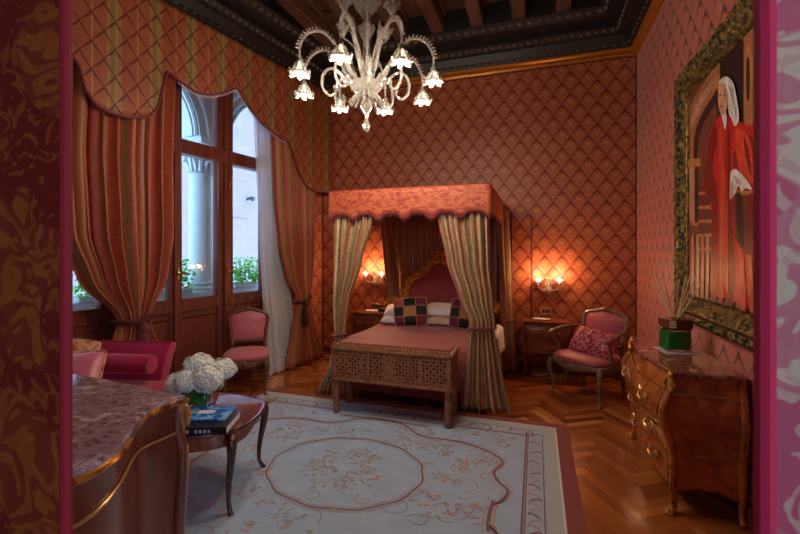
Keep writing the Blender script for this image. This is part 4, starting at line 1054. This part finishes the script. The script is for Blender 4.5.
def chandelier():
    cx, cy, HZ = -1.2, 2.815, 4.38
    t = thing('glass_chandelier', 'large clear and gold blown glass chandelier hanging from the beams', 'chandelier', (cx,cy,HZ))
    def mk(): m = MB(); m.T = Matrix.Translation((0,0,-HZ)); return m
    m = mk(); m.lathe([(.004,2.44),(.022,2.455),(.03,2.49),(.016,2.52),(.008,2.56),(.022,2.6),(.05,2.64),(.03,2.68),(.06,2.70)], seg=14); m.build('finial', 'murano', t)
    m = mk(); m.lathe([(.02,2.71),(.07,2.73),(.11,2.76),(.13,2.795),(.12,2.80),(.08,2.78),(.04,2.77)], seg=24)
    for k in range(14):
        a = 2*PI*k/14; c_, s_ = math.cos(a), math.sin(a)
        m.tube([(.12*c_,.12*s_,2.8),(.155*c_,.155*s_,2.825),(.175*c_,.175*s_,2.80)], [.012,.014,.005], 5)
        m.tube([(.05*c_,.05*s_,2.74),(.09*c_,.09*s_,2.69),(.12*c_,.12*s_,2.655),(.14*c_,.14*s_,2.665)], [.012,.016,.012,.005], 5)
    m.build('bowl', 'murano', t)
    m = mk(); m.lathe([(.04,2.76),(.05,2.82),(.03,2.88),(.055,2.94),(.03,3.0),(.024,3.12),(.045,3.16),(.03,3.2),(.026,3.28),(.05,3.32),(.03,3.36),(.014,3.44)], seg=16); m.build('stem', 'murano', t)
    m = mk()
    for q, zz, s in ((10,3.40,1.3),(8,3.20,.8)):
        for k in range(q):
            a = 2*PI*k/q; ca, sa = math.cos(a), math.sin(a)
            m.tube([(.02*ca,.02*sa,zz-.06*s),(.05*s*ca,.05*s*sa,zz-.02*s),(.07*s*ca,.07*s*sa,zz+.03*s),(.085*s*ca,.085*s*sa,zz+.01*s)], [.014*s,.018*s,.016*s,.007*s], 6)
    m.build('crown', 'murano', t)
    m = mk(); m.lathe([(.006,3.44),(.006,4.28),(.05,4.31),(.07,4.38)], seg=8); m.build('chain', 'brass_dull', t)
    for k in range(8):
        a = math.radians(22.5-18+45*k); ca, sa = math.cos(a), math.sin(a)
        P = smooth_pts([(r*ca, r*sa, z) for r, z in ((.06,2.80),(.14,2.86),(.22,3.0),(.33,3.09),(.44,3.06),(.5,2.96),(.505,2.875))], 5)
        m = mk(); m.tube(P, [.013,.011,.010,.010,.009,.008,.008], 8)
        for j in range(12, len(P)-4):   # combed crest along the arm
            p = P[j]; rr = Vector((ca, sa, 0)); tt = (P[j+1]-P[j-1]).normalized(); nn = (Vector((0,0,1))-tt*tt.z).normalized() if abs(tt.z) < .97 else rr
            m.tube([p+nn*.008, p+nn*.03+tt*.006], [.008,.005], 5)
        arm = m.build('arm', 'murano', t)
        m = mk(); flower_cup(m, (.505*ca,.505*sa,2.875), False, 1.05); m.build('flower_shade', 'murano', arm)
        m = mk(); m.ball((.505*ca,.505*sa,2.80), (.014,.014,.026), 8); m.build('bulb', 'bulb_chandelier', arm)
        light('chandelier_lamp', (.505*ca,.505*sa,2.69-HZ), t, W_CH, (1,.84,.66), .03)
        a += PI/8; ca, sa = math.cos(a), math.sin(a)
        m = mk(); m.tube(smooth_pts([(r*ca, r*sa, z) for r, z in ((.05,2.78),(.15,2.83),(.24,2.9),(.31,2.86),(.32,2.76),(.27,2.70),(.22,2.73),(.235,2.77))], 4), [.013,.012,.011,.011,.010,.010,.009,.012], 7)
        m.build('scroll', 'murano', t)
        m = mk(); P = smooth_pts([(r*ca, r*sa, z) for r, z in ((.03,2.9),(.07,3.0),(.13 if k % 2 else .09,3.12),(.24 if k % 2 else .1,3.22 if k % 2 else 3.2))], 4); m.tube(P, [.01,.009,.008,.007], 6)
        if k % 2: flower_cup(m, P[-1], True, .8)
        else: m.tube([P[-1], P[-1]+Vector((0,0,.09))], [.02,.004], 6); m.tube([P[-6], P[-1]+Vector((0,0,.0))], [.01,.024], 6)
        m.build('sprig', 'murano', t)
chandelier()
def sconce(label, x, z):
    t = thing('wall_sconce', label, 'wall lamp', (x, BY, z), 0)
    m = MB(); m.ball((0,-.012,0), (.05,.014,.07), 10); m.tube(smooth_pts([(0,-.02,-.03),(0,-.07,-.07),(0,-.09,-.02),(0,-.08,.03)],4), .01, 6)
    for k in range(5):
        a = Rd(200+k*35); m.tube([(0,-.03,-.03),(.04*math.cos(a),-.05,-.05+.05*math.sin(a)),(.07*math.cos(a),-.04,-.05+.075*math.sin(a))], [.01,.012,.005], 5)
    m.build('backplate', 'murano', t)
    for sx in (-1,1):
        m = MB(); P = smooth_pts([(0,-.03,-.02),(sx*.05,-.07,-.06),(sx*.11,-.11,-.045),(sx*.125,-.12,.0)],5); m.tube(P, .008, 7); flower_cup(m, (sx*.125,-.12,-.005), True, .75)
        a = m.build('arm', 'murano', t)
        m = MB(); m.ball((sx*.125,-.12,.068), (.013,.013,.03), 8); m.build('bulb', 'bulb_sconce', a)
        light('sconce_lamp', (sx*.125,-.18,.14), t, W_SC, (1,.52,.24), .03)
    m = MB()
    for sx in (-1,1): m.tube(smooth_pts([(0,-.03,.0),(sx*.03,-.06,.07),(sx*.06,-.07,.1),(sx*.07,-.07,.08)],4), [.007,.006,.006,.009], 6)
    flower_cup(m, (0,-.09,.03), True, .6); m.build('leaf_spray', 'murano', t)
sconce('two armed glass wall lamp above the right bedside table', .15, 1.13)
sconce('two armed glass wall lamp seen between the bed curtains above the left bedside table', -2.23, 1.17)

# ------------------------------------------------------------------ SOFA and its cushions
def sofa():
    # against the left wall, far arm at y=2.66; local x along wall normal (front = +x), y along the wall
    SA = Rd(14); c = (-3.48,1.92); t = thing('velvet_sofa', 'magenta velvet sofa with flared arm below the window', 'sofa', (c[0],c[1],0), SA)
    # local: wall at x=0 -> front x=.75; far end y=+.62, near end y=-.75
    m = MB(); m.box((.42,-.05,.22), (.66,1.34,.18)); m.build('base', 'magenta_velvet', t, bevel=.03)
    m = MB(); m.box((.45,-.05,.40), (.62,1.16,.19)); m.build('seat', 'magenta_velvet', t, bevel=.045, segs=4)
    def arm(sy, y0):
        m = MB()
        sec = [(0,.12),(0,.6),(.03*1,.74),(.07,.785),(.105,.775),(.11,.74),(.10,.6),(.09,.12)]
        m.loft([[(x, y0+sy*o, z) for o, z in sec] for x in (.08,.30,.55,.68)], True, True); return m
    m = MB(); sec = [(.52,.10),(.53,.55),(.56,.70),(.62,.775),(.66,.78),(.685,.755),(.66,.66),(.62,.5),(.62,.10)]
    m.loft([[(.07+(x-.07)*(1-.14*max(0,(.78-z)/.68)), y, z) for y, z in sec] for x in (.07,.4,.72)], True, True); m.build('arm', 'magenta_velvet', t, bevel=.012)
    m = MB(); m.loft([[(x, -y-.1, z) for y, z in reversed(sec)] for x in (.07,.4,.70)], True, True); m.build('arm', 'magenta_velvet', t, bevel=.012)
    m = MB(); m.box((.10,-.05,.50), (.14,1.3,.46)); m.build('back', 'magenta_velvet', t, bevel=.04, segs=4)
    for x in (.14,.68):
        for y in (-.62,.52):
            m = MB(); m.lathe([(.03,.14),(.02,.08),(.024,.03),(.016,0)], (x,y,0), 10); m.build('leg', 'walnut', t)
    m = MB(); m.tube([(.07,.625,.783),(.71,.625,.783)], .007, 6); m.build('piping', 'magenta_velvet', t)
    return t
so = sofa()
M = Matrix.Translation(so.location) @ Matrix.Rotation(Rd(14), 4, 'Z')
p = M @ Vector((.41,.42,.65))
t = thing('bolster_cushion', 'magenta velvet cylindrical bolster lying against the sofa arm', 'bolster', p, Rd(14))
m = MB(); m.T = Matrix.Rotation(PI/2, 4, 'Y'); m.lathe([(.02,-.27),(.066,-.268),(.076,-.25),(.079,0),(.076,.25),(.066,.268),(.02,.27)], seg=22); m.build('cover', 'magenta_velvet', t)
for sg in (-1,1):
    m = MB(); m.tube([(sg*.262, .07*math.cos(a), .07*math.sin(a)) for a in [2*PI*i/20 for i in range(20)]], .007, 6, closed=True); m.build('piping', 'burgundy', t)
p = M @ Vector((.24,.12,.75)); pil('brocade_cushion', 'tan and rose brocade cushion standing at the back of the sofa', 'cushion', .38,.34,.15, p, (Rd(-18),Rd(12),Rd(45)), 'brocade_cushion', piping=('brass_dull',.006))
p = M @ Vector((.42,-.12,.68)); pil('pink_cushion', 'shiny pink cushion with fringed edge at the near end of the sofa', 'cushion', .50,.40,.17, p, (Rd(-42),Rd(-6),Rd(30)), 'pink_cushion', piping=('brocade_cushion',.010))

# ------------------------------------------------------------------ COFFEE TABLE
CT = Vector((-2.20,2.08)); ctr = math.atan2(.3,.95)
def coffee():
    t = thing('coffee_table', 'low shaped wooden coffee table with curved legs on the carpet', 'coffee table', (CT.x,CT.y,.012), ctr)
    H = .49; a, b = .49, .30; out = []
    n = 72
    for k in range(n):
        q = 2*PI*k/n; c, s = math.cos(q), math.sin(q); p = 4.5
        x = math.copysign(abs(c)**(2/p), c)*a; y = math.copysign(abs(s)**(2/p), s)*b
        x += math.copysign(.035*math.cos(PI*y/(2*b))**2, x)*abs(c); y += math.copysign(.10*math.cos(PI*x/(2*a))**2, y)*abs(s)
        out.append((x, y))
    m = MB(); m.loft([[(x*s,y*s,z) for x, y in out] for s, z in ((.985,H-.026),(1.005,H-.018),(1.01,H-.008),(1.0,H),(.96,H),(.95,H-.003),(.3,H-.003))], True, True); m.build('tabletop', 'table_wood', t, smooth=40)
    m = MB(); m.tube([(x*1.004,y*1.004,H-.006) for x, y in out], .010, 8, closed=True); m.build('rim', 'table_dark', t)
    m = MB()
    def bot(x, y): u = (x/a if abs(x/a) < abs(y/b) else y/b); return H-.10-.03*math.cos(u*PI*1.0)*-1*0-.025*abs(math.sin(u*PI))+.035*math.cos(u*PI/2)
    m.loft([[(x*.93,y*.93,H-.02) for x, y in out],[(x*.94,y*.94,bot(x,y)) for x, y in out],[(x*.90,y*.90,bot(x,y)) for x, y in out],[(x*.90,y*.90,H-.02) for x, y in out]], True, False); m.build('apron', 'table_wood', t)
    for sx in (-1,1):
        for sy in (-1,1):
            x, y = sx*(a-.045), sy*(b-.035)
            m = MB(); m.tube(smooth_pts([(x,y,H-.02),(x+sx*.012,y+sy*.012,H-.08),(x+sx*.008,y+sy*.008,H-.16),(x-sx*.015,y-sy*.012,.18),(x-sx*.018,y-sy*.014,.07),(x+sx*.0,y+sy*.002,.015),(x+sx*.008,y+sy*.008,0)],5), [.026,.03,.024,.017,.013,.014,.017], 9)
            lg = m.build('leg', 'table_dark', t)
            m = MB(); m.ball((x+sx*.022,y+sy*.022,H-.03), (.018,.018,.02), 8); m.build('corner_mount', 'brass_dull', lg)
coffee()
ZT = .012+.49
def book(name, label, loc, rz, w, d, h, cov, cat='book', title=None):
    t = thing(name, label, cat, loc, rz)
    m = MB(); m.box((0,0,h/2), (w-.006,d-.008,h-.006)); m.build('pages', 'paper', t, smooth=0)
    m = MB(); m.box((0,0,.002), (w,d,.004)); m.box((0,0,h-.002), (w,d,.004)); m.box((0,-d/2+.002,h/2), (w,.004,h)); m.build('cover', cov, t, bevel=.0015)
    return t
bk = book('thick_book', 'thick black coffee table book lying beneath the blue one', (-1.90,1.965,ZT), Rd(22), .36,.25,.045, 'book_black')
m = MB()
for k in range(9):
    x = -.11+k*.024
    if k != 4: m.box((x,-.1265,.022), (.013,.001,.018)); 
m.build('spine_lettering', 'letter', bk, smooth=0)
b2 = book('blue_book', 'blue covered book lying on top of the black one', (-1.93,2.02,ZT+.045), Rd(20), .30,.21,.014, 'book_blue')
m = MB(); m.box((0,.01,.0145), (.10,.05,.0008)); m.build('cover_picture', 'letter', b2, smooth=0)
# vase and flowers
vb = (-2.12,2.20)
t = thing('glass_vase', 'round clear glass vase of hydrangeas on the coffee table', 'vase', (vb[0],vb[1],ZT))
m = MB(); m.lathe([(.045,0),(.065,.01),(.085,.05),(.088,.09),(.07,.13),(.06,.15),(.066,.165),(.062,.165),(.055,.15),(.064,.13),(.08,.09),(.077,.05),(.06,.018),(.01,.015)], seg=28); m.build('glass', 'clear_glass', t, smooth=80)
def hydrangea(label, d, r, seed):
    rr = random.Random(seed); t = thing('hydrangea_stem', label, 'flower', (vb[0],vb[1],ZT+.03), 0, None)
    c = Vector(d); m = MB(); m.tube(smooth_pts([(c.x*.1,c.y*.1,-.01),(c.x*.25,c.y*.25,.12),(c.x*.8,c.y*.8,c.z-.04),c],5), .005, 6); m.build('stem', 'leaf', t)
    m = MB(); m.ball(c, (r*.86,r*.86,r*.74), 12, rings=9)
    for i in range(150):
        z = 1-2*(i+.5)/150; a = i*2.39996; q = math.sqrt(1-z*z); n = Vector((q*math.cos(a), q*math.sin(a), z))
        if z < -.75: continue
        p = c+Vector((n.x*r,n.y*r,n.z*r*.86))*rr.uniform(.86,1.06)*(1+.09*math.sin(n.x*7+seed)*math.cos(n.y*6)); e1 = n.cross(Vector((.3,.2,1))).normalized(); e2 = n.cross(e1); ph = rr.random()*6
        s = r*.17
        for k in range(4):
            w = ph+k*PI/2; dd = e1*math.cos(w)+e2*math.sin(w); ee = e1*-math.sin(w)+e2*math.cos(w)
            m.add([p-n*s*.2, p+dd*s*.7+ee*s*.55+n*s*.25, p+dd*s*1.25+n*s*.1, p+dd*s*.7-ee*s*.55+n*s*.25], [(0,1,2,3)])
    m.build('flower_head', 'petal', t, smooth=0)
    for k in range(4):
        a = -2.2+1.6*rr.random() if k < 3 else rr.random()*6.3; b = Vector((math.cos(a), math.sin(a), -.55)).normalized(); m = MB(); L = .13; base = Vector((c.x*.35,c.y*.35,.10+.03*k)); sd = Vector((-b.y,b.x,0))
        m.grid(lambda u, v: base+b*L*u+sd*(v-.5)*.075*math.sin(PI*min(.97,u*.95+.03))+Vector((0,0,-.05*u*u-.015*abs(v-.5)*2*0+.02*abs(v-.5))), 8, 4); m.build('leaf', 'leaf', t, smooth=60, solid=.001)
H5 = [((-.15,-.06,.13),.09,'white hydrangea head lowest at the left of the bunch'),((.08,-.05,.19),.10,'creamy hydrangea head at the right front of the bunch'),((-.04,.0,.245),.095,'white hydrangea head at the top middle of the bunch'),((-.12,.06,.20),.09,'bluish white hydrangea head at the back left of the bunch'),((.09,.07,.215),.085,'white hydrangea head at the back right of the bunch'),((-.04,-.10,.175),.08,'small hydrangea head facing the room at the front middle')]
for k, (d, r, lb) in enumerate(H5): hydrangea(lb, d, r, k)

# ------------------------------------------------------------------ REED DIFFUSER
def diffuser():
    t = thing('reed_diffuser', 'green glass cube diffuser with reeds standing on the marble top', 'diffuser', (.93,3.36,.85), Rd(8))
    m = MB(); m.box((0,0,.003), (.20,.20,.006)); m.build('base_plate', 'letter', t, bevel=.003)
    m = MB(); m.box((0,0,.09), (.155,.155,.16)); m.build('glass_cube', 'clear_glass', t, bevel=.012)
    m = MB(); m.box((0,0,.085), (.136,.136,.125)); m.build('liquid', 'green_liquid', t, bevel=.006)
    m = MB(); m.box((0,0,.20), (.157,.157,.06)); m.box((0,0,.235), (.05,.05,.015)); m.build('collar', 'walnut', t, bevel=.003)
    m = MB(); m.box((-.05,-.0795,.20), (.045,.002,.05)); m.build('label_plate', 'paper', t, smooth=0)
    for k in range(9):
        a = k*2.4; q = .10+.04*(k % 4); m = MB(); m.tube([(0.004*math.cos(a),.004*math.sin(a),.20),(q*math.cos(a)*1.0,q*math.sin(a)*1.4,.52+.03*math.cos(k*3))], .0042, 5); m.build('reed', 'reed_wood', t)
diffuser()

# ------------------------------------------------------------------ PORTRAIT
def portrait():
    xf = RX-.06; yf, yn, z0, z1 = 3.92, 2.05, 1.02, 2.97; fw_ = .2
    t = thing('framed_portrait', 'tall gilt framed painting of a figure in red robes on the right wall', 'painting', (RX,(yf+yn)/2,(z0+z1)/2))
    ox, oy, oz = t.location
    def mk(): m = MB(); m.T = Matrix.Translation((-ox,-oy,-oz)); return m
    # frame loft profile around the rectangle
    m = mk(); prof = [(0,.0),(0,-.05),(.03,-.075),(.06,-.06),(.09,-.085),(.13,-.07),(.155,-.045),(.185,-.05),(.2,-.03),(.2,0)]
    rg = []
    cs = [(yf,z0,-1,1),(yf,z1,-1,-1),(yn,z1,1,-1),(yn,z0,1,1)]
    for k in range(5):
        y, z, sy, sz = cs[k % 4]; rg.append([(RX-.004+d, y+sy*o, z+sz*o) for o, d in prof])
    m.loft(rg, True, False)
    for k in range(4):
        a, b = cs[k], cs[(k+1) % 4]; L = abs(a[0]-b[0])+abs(a[1]-b[1]); n = int(L/.055)
        for i in range(n):
            q = i/n
            for o, s, dx in ((.035,.026,-.07),(.105,.03,-.075)):
                y = (a[0]+a[2]*o)*(1-q)+(b[0]+b[2]*o)*q; z = (a[1]+a[3]*o)*(1-q)+(b[1]+b[3]*o)*q
                m.ball((RX+dx+.004, y+R.uniform(-.01,.01), z+R.uniform(-.01,.01)), (.02,s*R.uniform(.6,1.1),s*R.uniform(.6,1.1)), 6, rings=4)
    m.build('frame', 'old_gilt', t)
    m = mk(); P = [(RX-.036, y+sy*.19, z+sz*.19) for y, z, sy, sz in cs]; m.tube(P, .010, 6, closed=True); m.build('slip', 'gilt', t)
    # canvas: flat painted shapes, thin layers of paint
    MS = []
    def pm(c, r=.45, n=0):
        nm = 'paint_%d' % len(MS); c = srgb(*c); d = tuple(q*.62 for q in c)
        mat(nm, c, r, fn=lambda tt: mixc(tt, noise(tt, mapping(tt, objco(tt), (4,4,1.5)), 5, 4, .6, 1.5).step(.35,.65), c, d)); MS.append(nm); return len(MS)-1
    bgc = pm((120,60,42)); col = pm((60,28,26)); red = pm((196,30,22)); dred = pm((128,22,18)); wht = pm((226,212,206)); skin = pm((206,150,124)); arch = pm((168,104,70)); flo = pm((104,56,44)); bright = pm((214,62,40)); gold = pm((186,122,60)); tab = pm((110,44,40)); lin = pm((50,20,20))
    m = mk(); m.box((RX-.018,(yf+yn)/2,(z0+z1)/2), (.02,yf-yn-.38,z1-z0-.38), mi=bgc)
    L = [0]; X0 = RX-.030
    def poly(pts, mi, px=True, sm=True):
        L[0] += .00022
        Q = [xw(a, b, X0) for a, b in pts] if px else pts
        if sm: Q = [(p.x, p.y) for p in smooth_pts([(y, z, 0) for y, z in Q], 4, True)]
        Q = [(min(yf-.195, max(yn+.195, y)), min(z1-.195, max(z0+.195, z))) for y, z in Q]
        m.add([(X0-L[0], y, z) for y, z in Q], [tuple(range(len(Q)))], mi)
    P = lambda pts, mi, sm=True: poly(pts, mi, True, sm)
    pale = pm((196,138,106)); dk = pm((44,16,18)); pinkr = pm((206,96,66)); grey = pm((176,160,166))
    P([(680,235),(770,262),(770,330),(680,310)], flo, False)                 # floor
    P([(690,105),(700,88),(714,66),(722,52),(722,230),(690,225)], arch, False)   # lit wall on the far side
    P([(694,190),(694,140),(701,116),(711,100),(719,97),(719,215),(694,215)], col)      # niche under the arch
    P([(698,188),(698,148),(703,126),(711,112),(717,110),(717,205)], bgc)
    P([(691,120),(699,100),(711,82),(721,72),(721,78),(711,90),(701,107),(693,126)], pale)
    P([(712,84),(718,74),(719,84),(714,92)], gold)
    P([(720,50),(744,22),(744,150),(720,150)], dk, False)                       # dark curtain behind the head
    P([(744,26),(768,4),(768,140),(744,130)], arch, False)
    P([(745,52),(750,46),(754,70),(752,100),(747,112),(745,90)], gold); P([(747,60),(750,62),(750,95),(747,98)], col)
    P([(688,160),(701,158),(701,166),(688,168)], gold, False); P([(690,168),(698,167),(698,222),(690,222)], pale, False); P([(695,168),(698,167),(698,222),(695,222)], col, False)
    P([(699,186),(714,184),(714,262),(699,258)], tab, False)                    # shelf of brown things
    for q in (192,206,220,234,248): P([(699,q),(713,q-1),(713,q+3),(699,q+3)], gold, False)
    for k, q in enumerate((692,697,702,707,712)): P([(q,238),(q+2.5,236),(q+3,262),(q+2.2,296),(q,292),(q+.6,262)], pale if k % 2 else pinkr)
    # robe
    P([(724,114),(716,122),(710,138),(706,165),(705,188),(711,203),(714,235),(711,292),(722,297),(738,303),(756,311),(770,316),(770,130),(750,126),(738,119)], red)
    P([(716,124),(710,140),(706,166),(705,188),(711,202),(716,190),(714,165),(718,140)], dred)
    P([(713,205),(717,180),(719,210),(719,290),(713,291)], dred)
    P([(720,135),(724,130),(726,180),(727,240),(725,296),(720,294),(721,220)], bright)
    P([(728,140),(731,135),(733,200),(735,300),(730,299),(729,220)], dred)
    P([(736,128),(748,134),(756,150),(760,175),(750,184),(741,172),(737,150)], bright)
    P([(737,150),(741,172),(750,184),(747,188),(738,180),(734,160)], dred)
    P([(745,136),(750,150),(753,172),(751,173),(747,155)], dred); P([(751,134),(757,150),(759,170),(757,172),(754,152)], dred)
    P([(722,205),(724,204),(724,290),(722,290)], pinkr, False); P([(728,200),(729,200),(730,292),(728,292)], pinkr, False)
    P([(740,240),(744,242),(748,308),(742,305)], bright); P([(750,240),(752,240),(756,308),(752,308)], pinkr)
    poly([(2.60,1.25),(2.60,2.72),(2.48,2.74),(2.44,1.25)], arch, False, False); poly([(2.60,1.25),(2.60,2.72),(2.58,2.72),(2.57,1.25)], pale, False, False); poly([(2.44,1.25),(2.47,2.75),(2.25,2.77),(2.25,1.22)], dk, False, False)
    for q in range(3): poly([(2.42-.06*q,1.25),(2.44-.06*q,2.2),(2.41-.06*q,2.75),(2.40-.06*q,2.2)], dred, False)
    # table with the lace cuff and hand on it
    P([(735,190),(770,192),(770,262),(745,252),(736,236)], tab, False); P([(735,190),(770,192),(770,196),(735,194)], gold, False)
    P([(738,196),(744,198),(746,246),(740,238)], dk); P([(750,198),(760,200),(760,254),(752,250)], dred)
    P([(733,172),(738,169),(745,175),(752,184),(754,190),(748,188),(744,192),(741,186),(737,193),(733,198),(732,184)], wht)
    P([(736,176),(741,178),(743,184),(739,183)], grey); P([(733,184),(736,182),(736,190),(733,196)], grey)
    P([(732,190),(735,188),(735,196),(732,199)], skin)
    # neck bands, face, long curled wig
    P([(724,112),(728,111),(729,122),(727,130),(725,122)], wht)
    P([(721,83),(725,77),(731,77),(736,84),(739,97),(741,110),(741,121),(737,126),(734,119),(731,112),(730,96),(727,87)], wht)
    P([(720.5,88),(722,83),(727,84),(730,92),(730,104),(728,112),(724,115),(721.5,110),(720.3,99)], skin)
    P([(726,87),(730,92),(730,104),(728,110),(727,100)], pale)
    for q in (0,1,2,3,4): P([(731+q*1.6,86+q*6),(735+q*1.1,89+q*6),(736+q*.9,93+q*6),(732+q*1.5,90+q*6)], grey)
    P([(721.3,95),(723,94.2),(724,95),(723,95.6)], dk); P([(725.6,95.2),(727.4,94.6),(728.4,95.5),(727,96)], dk)
    P([(723.6,96),(724.6,101),(723,102)], pale, False); P([(722.2,106),(724,105.3),(726,106.2),(724,107.2)], dred)
    m.build('canvas', MS, t, smooth=0)
portrait()

# ------------------------------------------------------------------ LIGHT, WORLD, CAMERA
w = bpy.data.worlds.new('sky'); bpy.context.scene.world = w; w.use_nodes = True; bg = w.node_tree.nodes['Background']
bg.inputs[0].default_value = (.46,.66,1.0,1); bg.inputs[1].default_value = 4.5
def area(name, loc, rot, sx, sy, e, col, portal=False):
    l = bpy.data.lights.new(name, 'AREA'); l.shape = 'RECTANGLE'; l.size = sx; l.size_y = sy; l.energy = e; l.color = col
    o = bpy.data.objects.new(name, l); C.objects.link(o); o.location = loc; o.rotation_euler = rot
    if portal: l.cycles.is_portal = True
    return o
p = LW(2.8, 1.9, -.33)
area('window_portal', p, (PI/2, 0, -PI/2-LA), 3.6, 3.6, 1, (1,1,1), True)
light('vestibule_lamp', (.75,-.45,2.2), None, 5, (1,.86,.74), .15)
sun = bpy.data.lights.new('sun', 'SUN'); sun.energy = .3; sun.angle = .3; sun.color = (1,.93,.9)
so_ = bpy.data.objects.new('sun', sun); C.objects.link(so_); so_.rotation_euler = (Rd(48), 0, Rd(60))
cam = bpy.data.cameras.new('camera'); co = bpy.data.objects.new('camera', cam); C.objects.link(co)
co.location = (0,0,EYE); co.rotation_euler = (PI/2, 0, TH); cam.lens = FPX/800*36; cam.sensor_width = 36; cam.sensor_fit = 'HORIZONTAL'
cam.shift_y = -15/800; cam.clip_start = .05
cam.dof.use_dof = True; cam.dof.focus_distance = 3.6; cam.dof.aperture_fstop = 7
sc = bpy.context.scene; sc.camera = co
sc.view_settings.view_transform = 'Standard'; sc.view_settings.look = 'None'; sc.view_settings.gamma = 1; sc.view_settings.exposure = 1.15
sc.cycles.use_denoising = True; sc.cycles.max_bounces = 8; sc.cycles.sample_clamp_indirect = 6; sc.cycles.transparent_max_bounces = 12
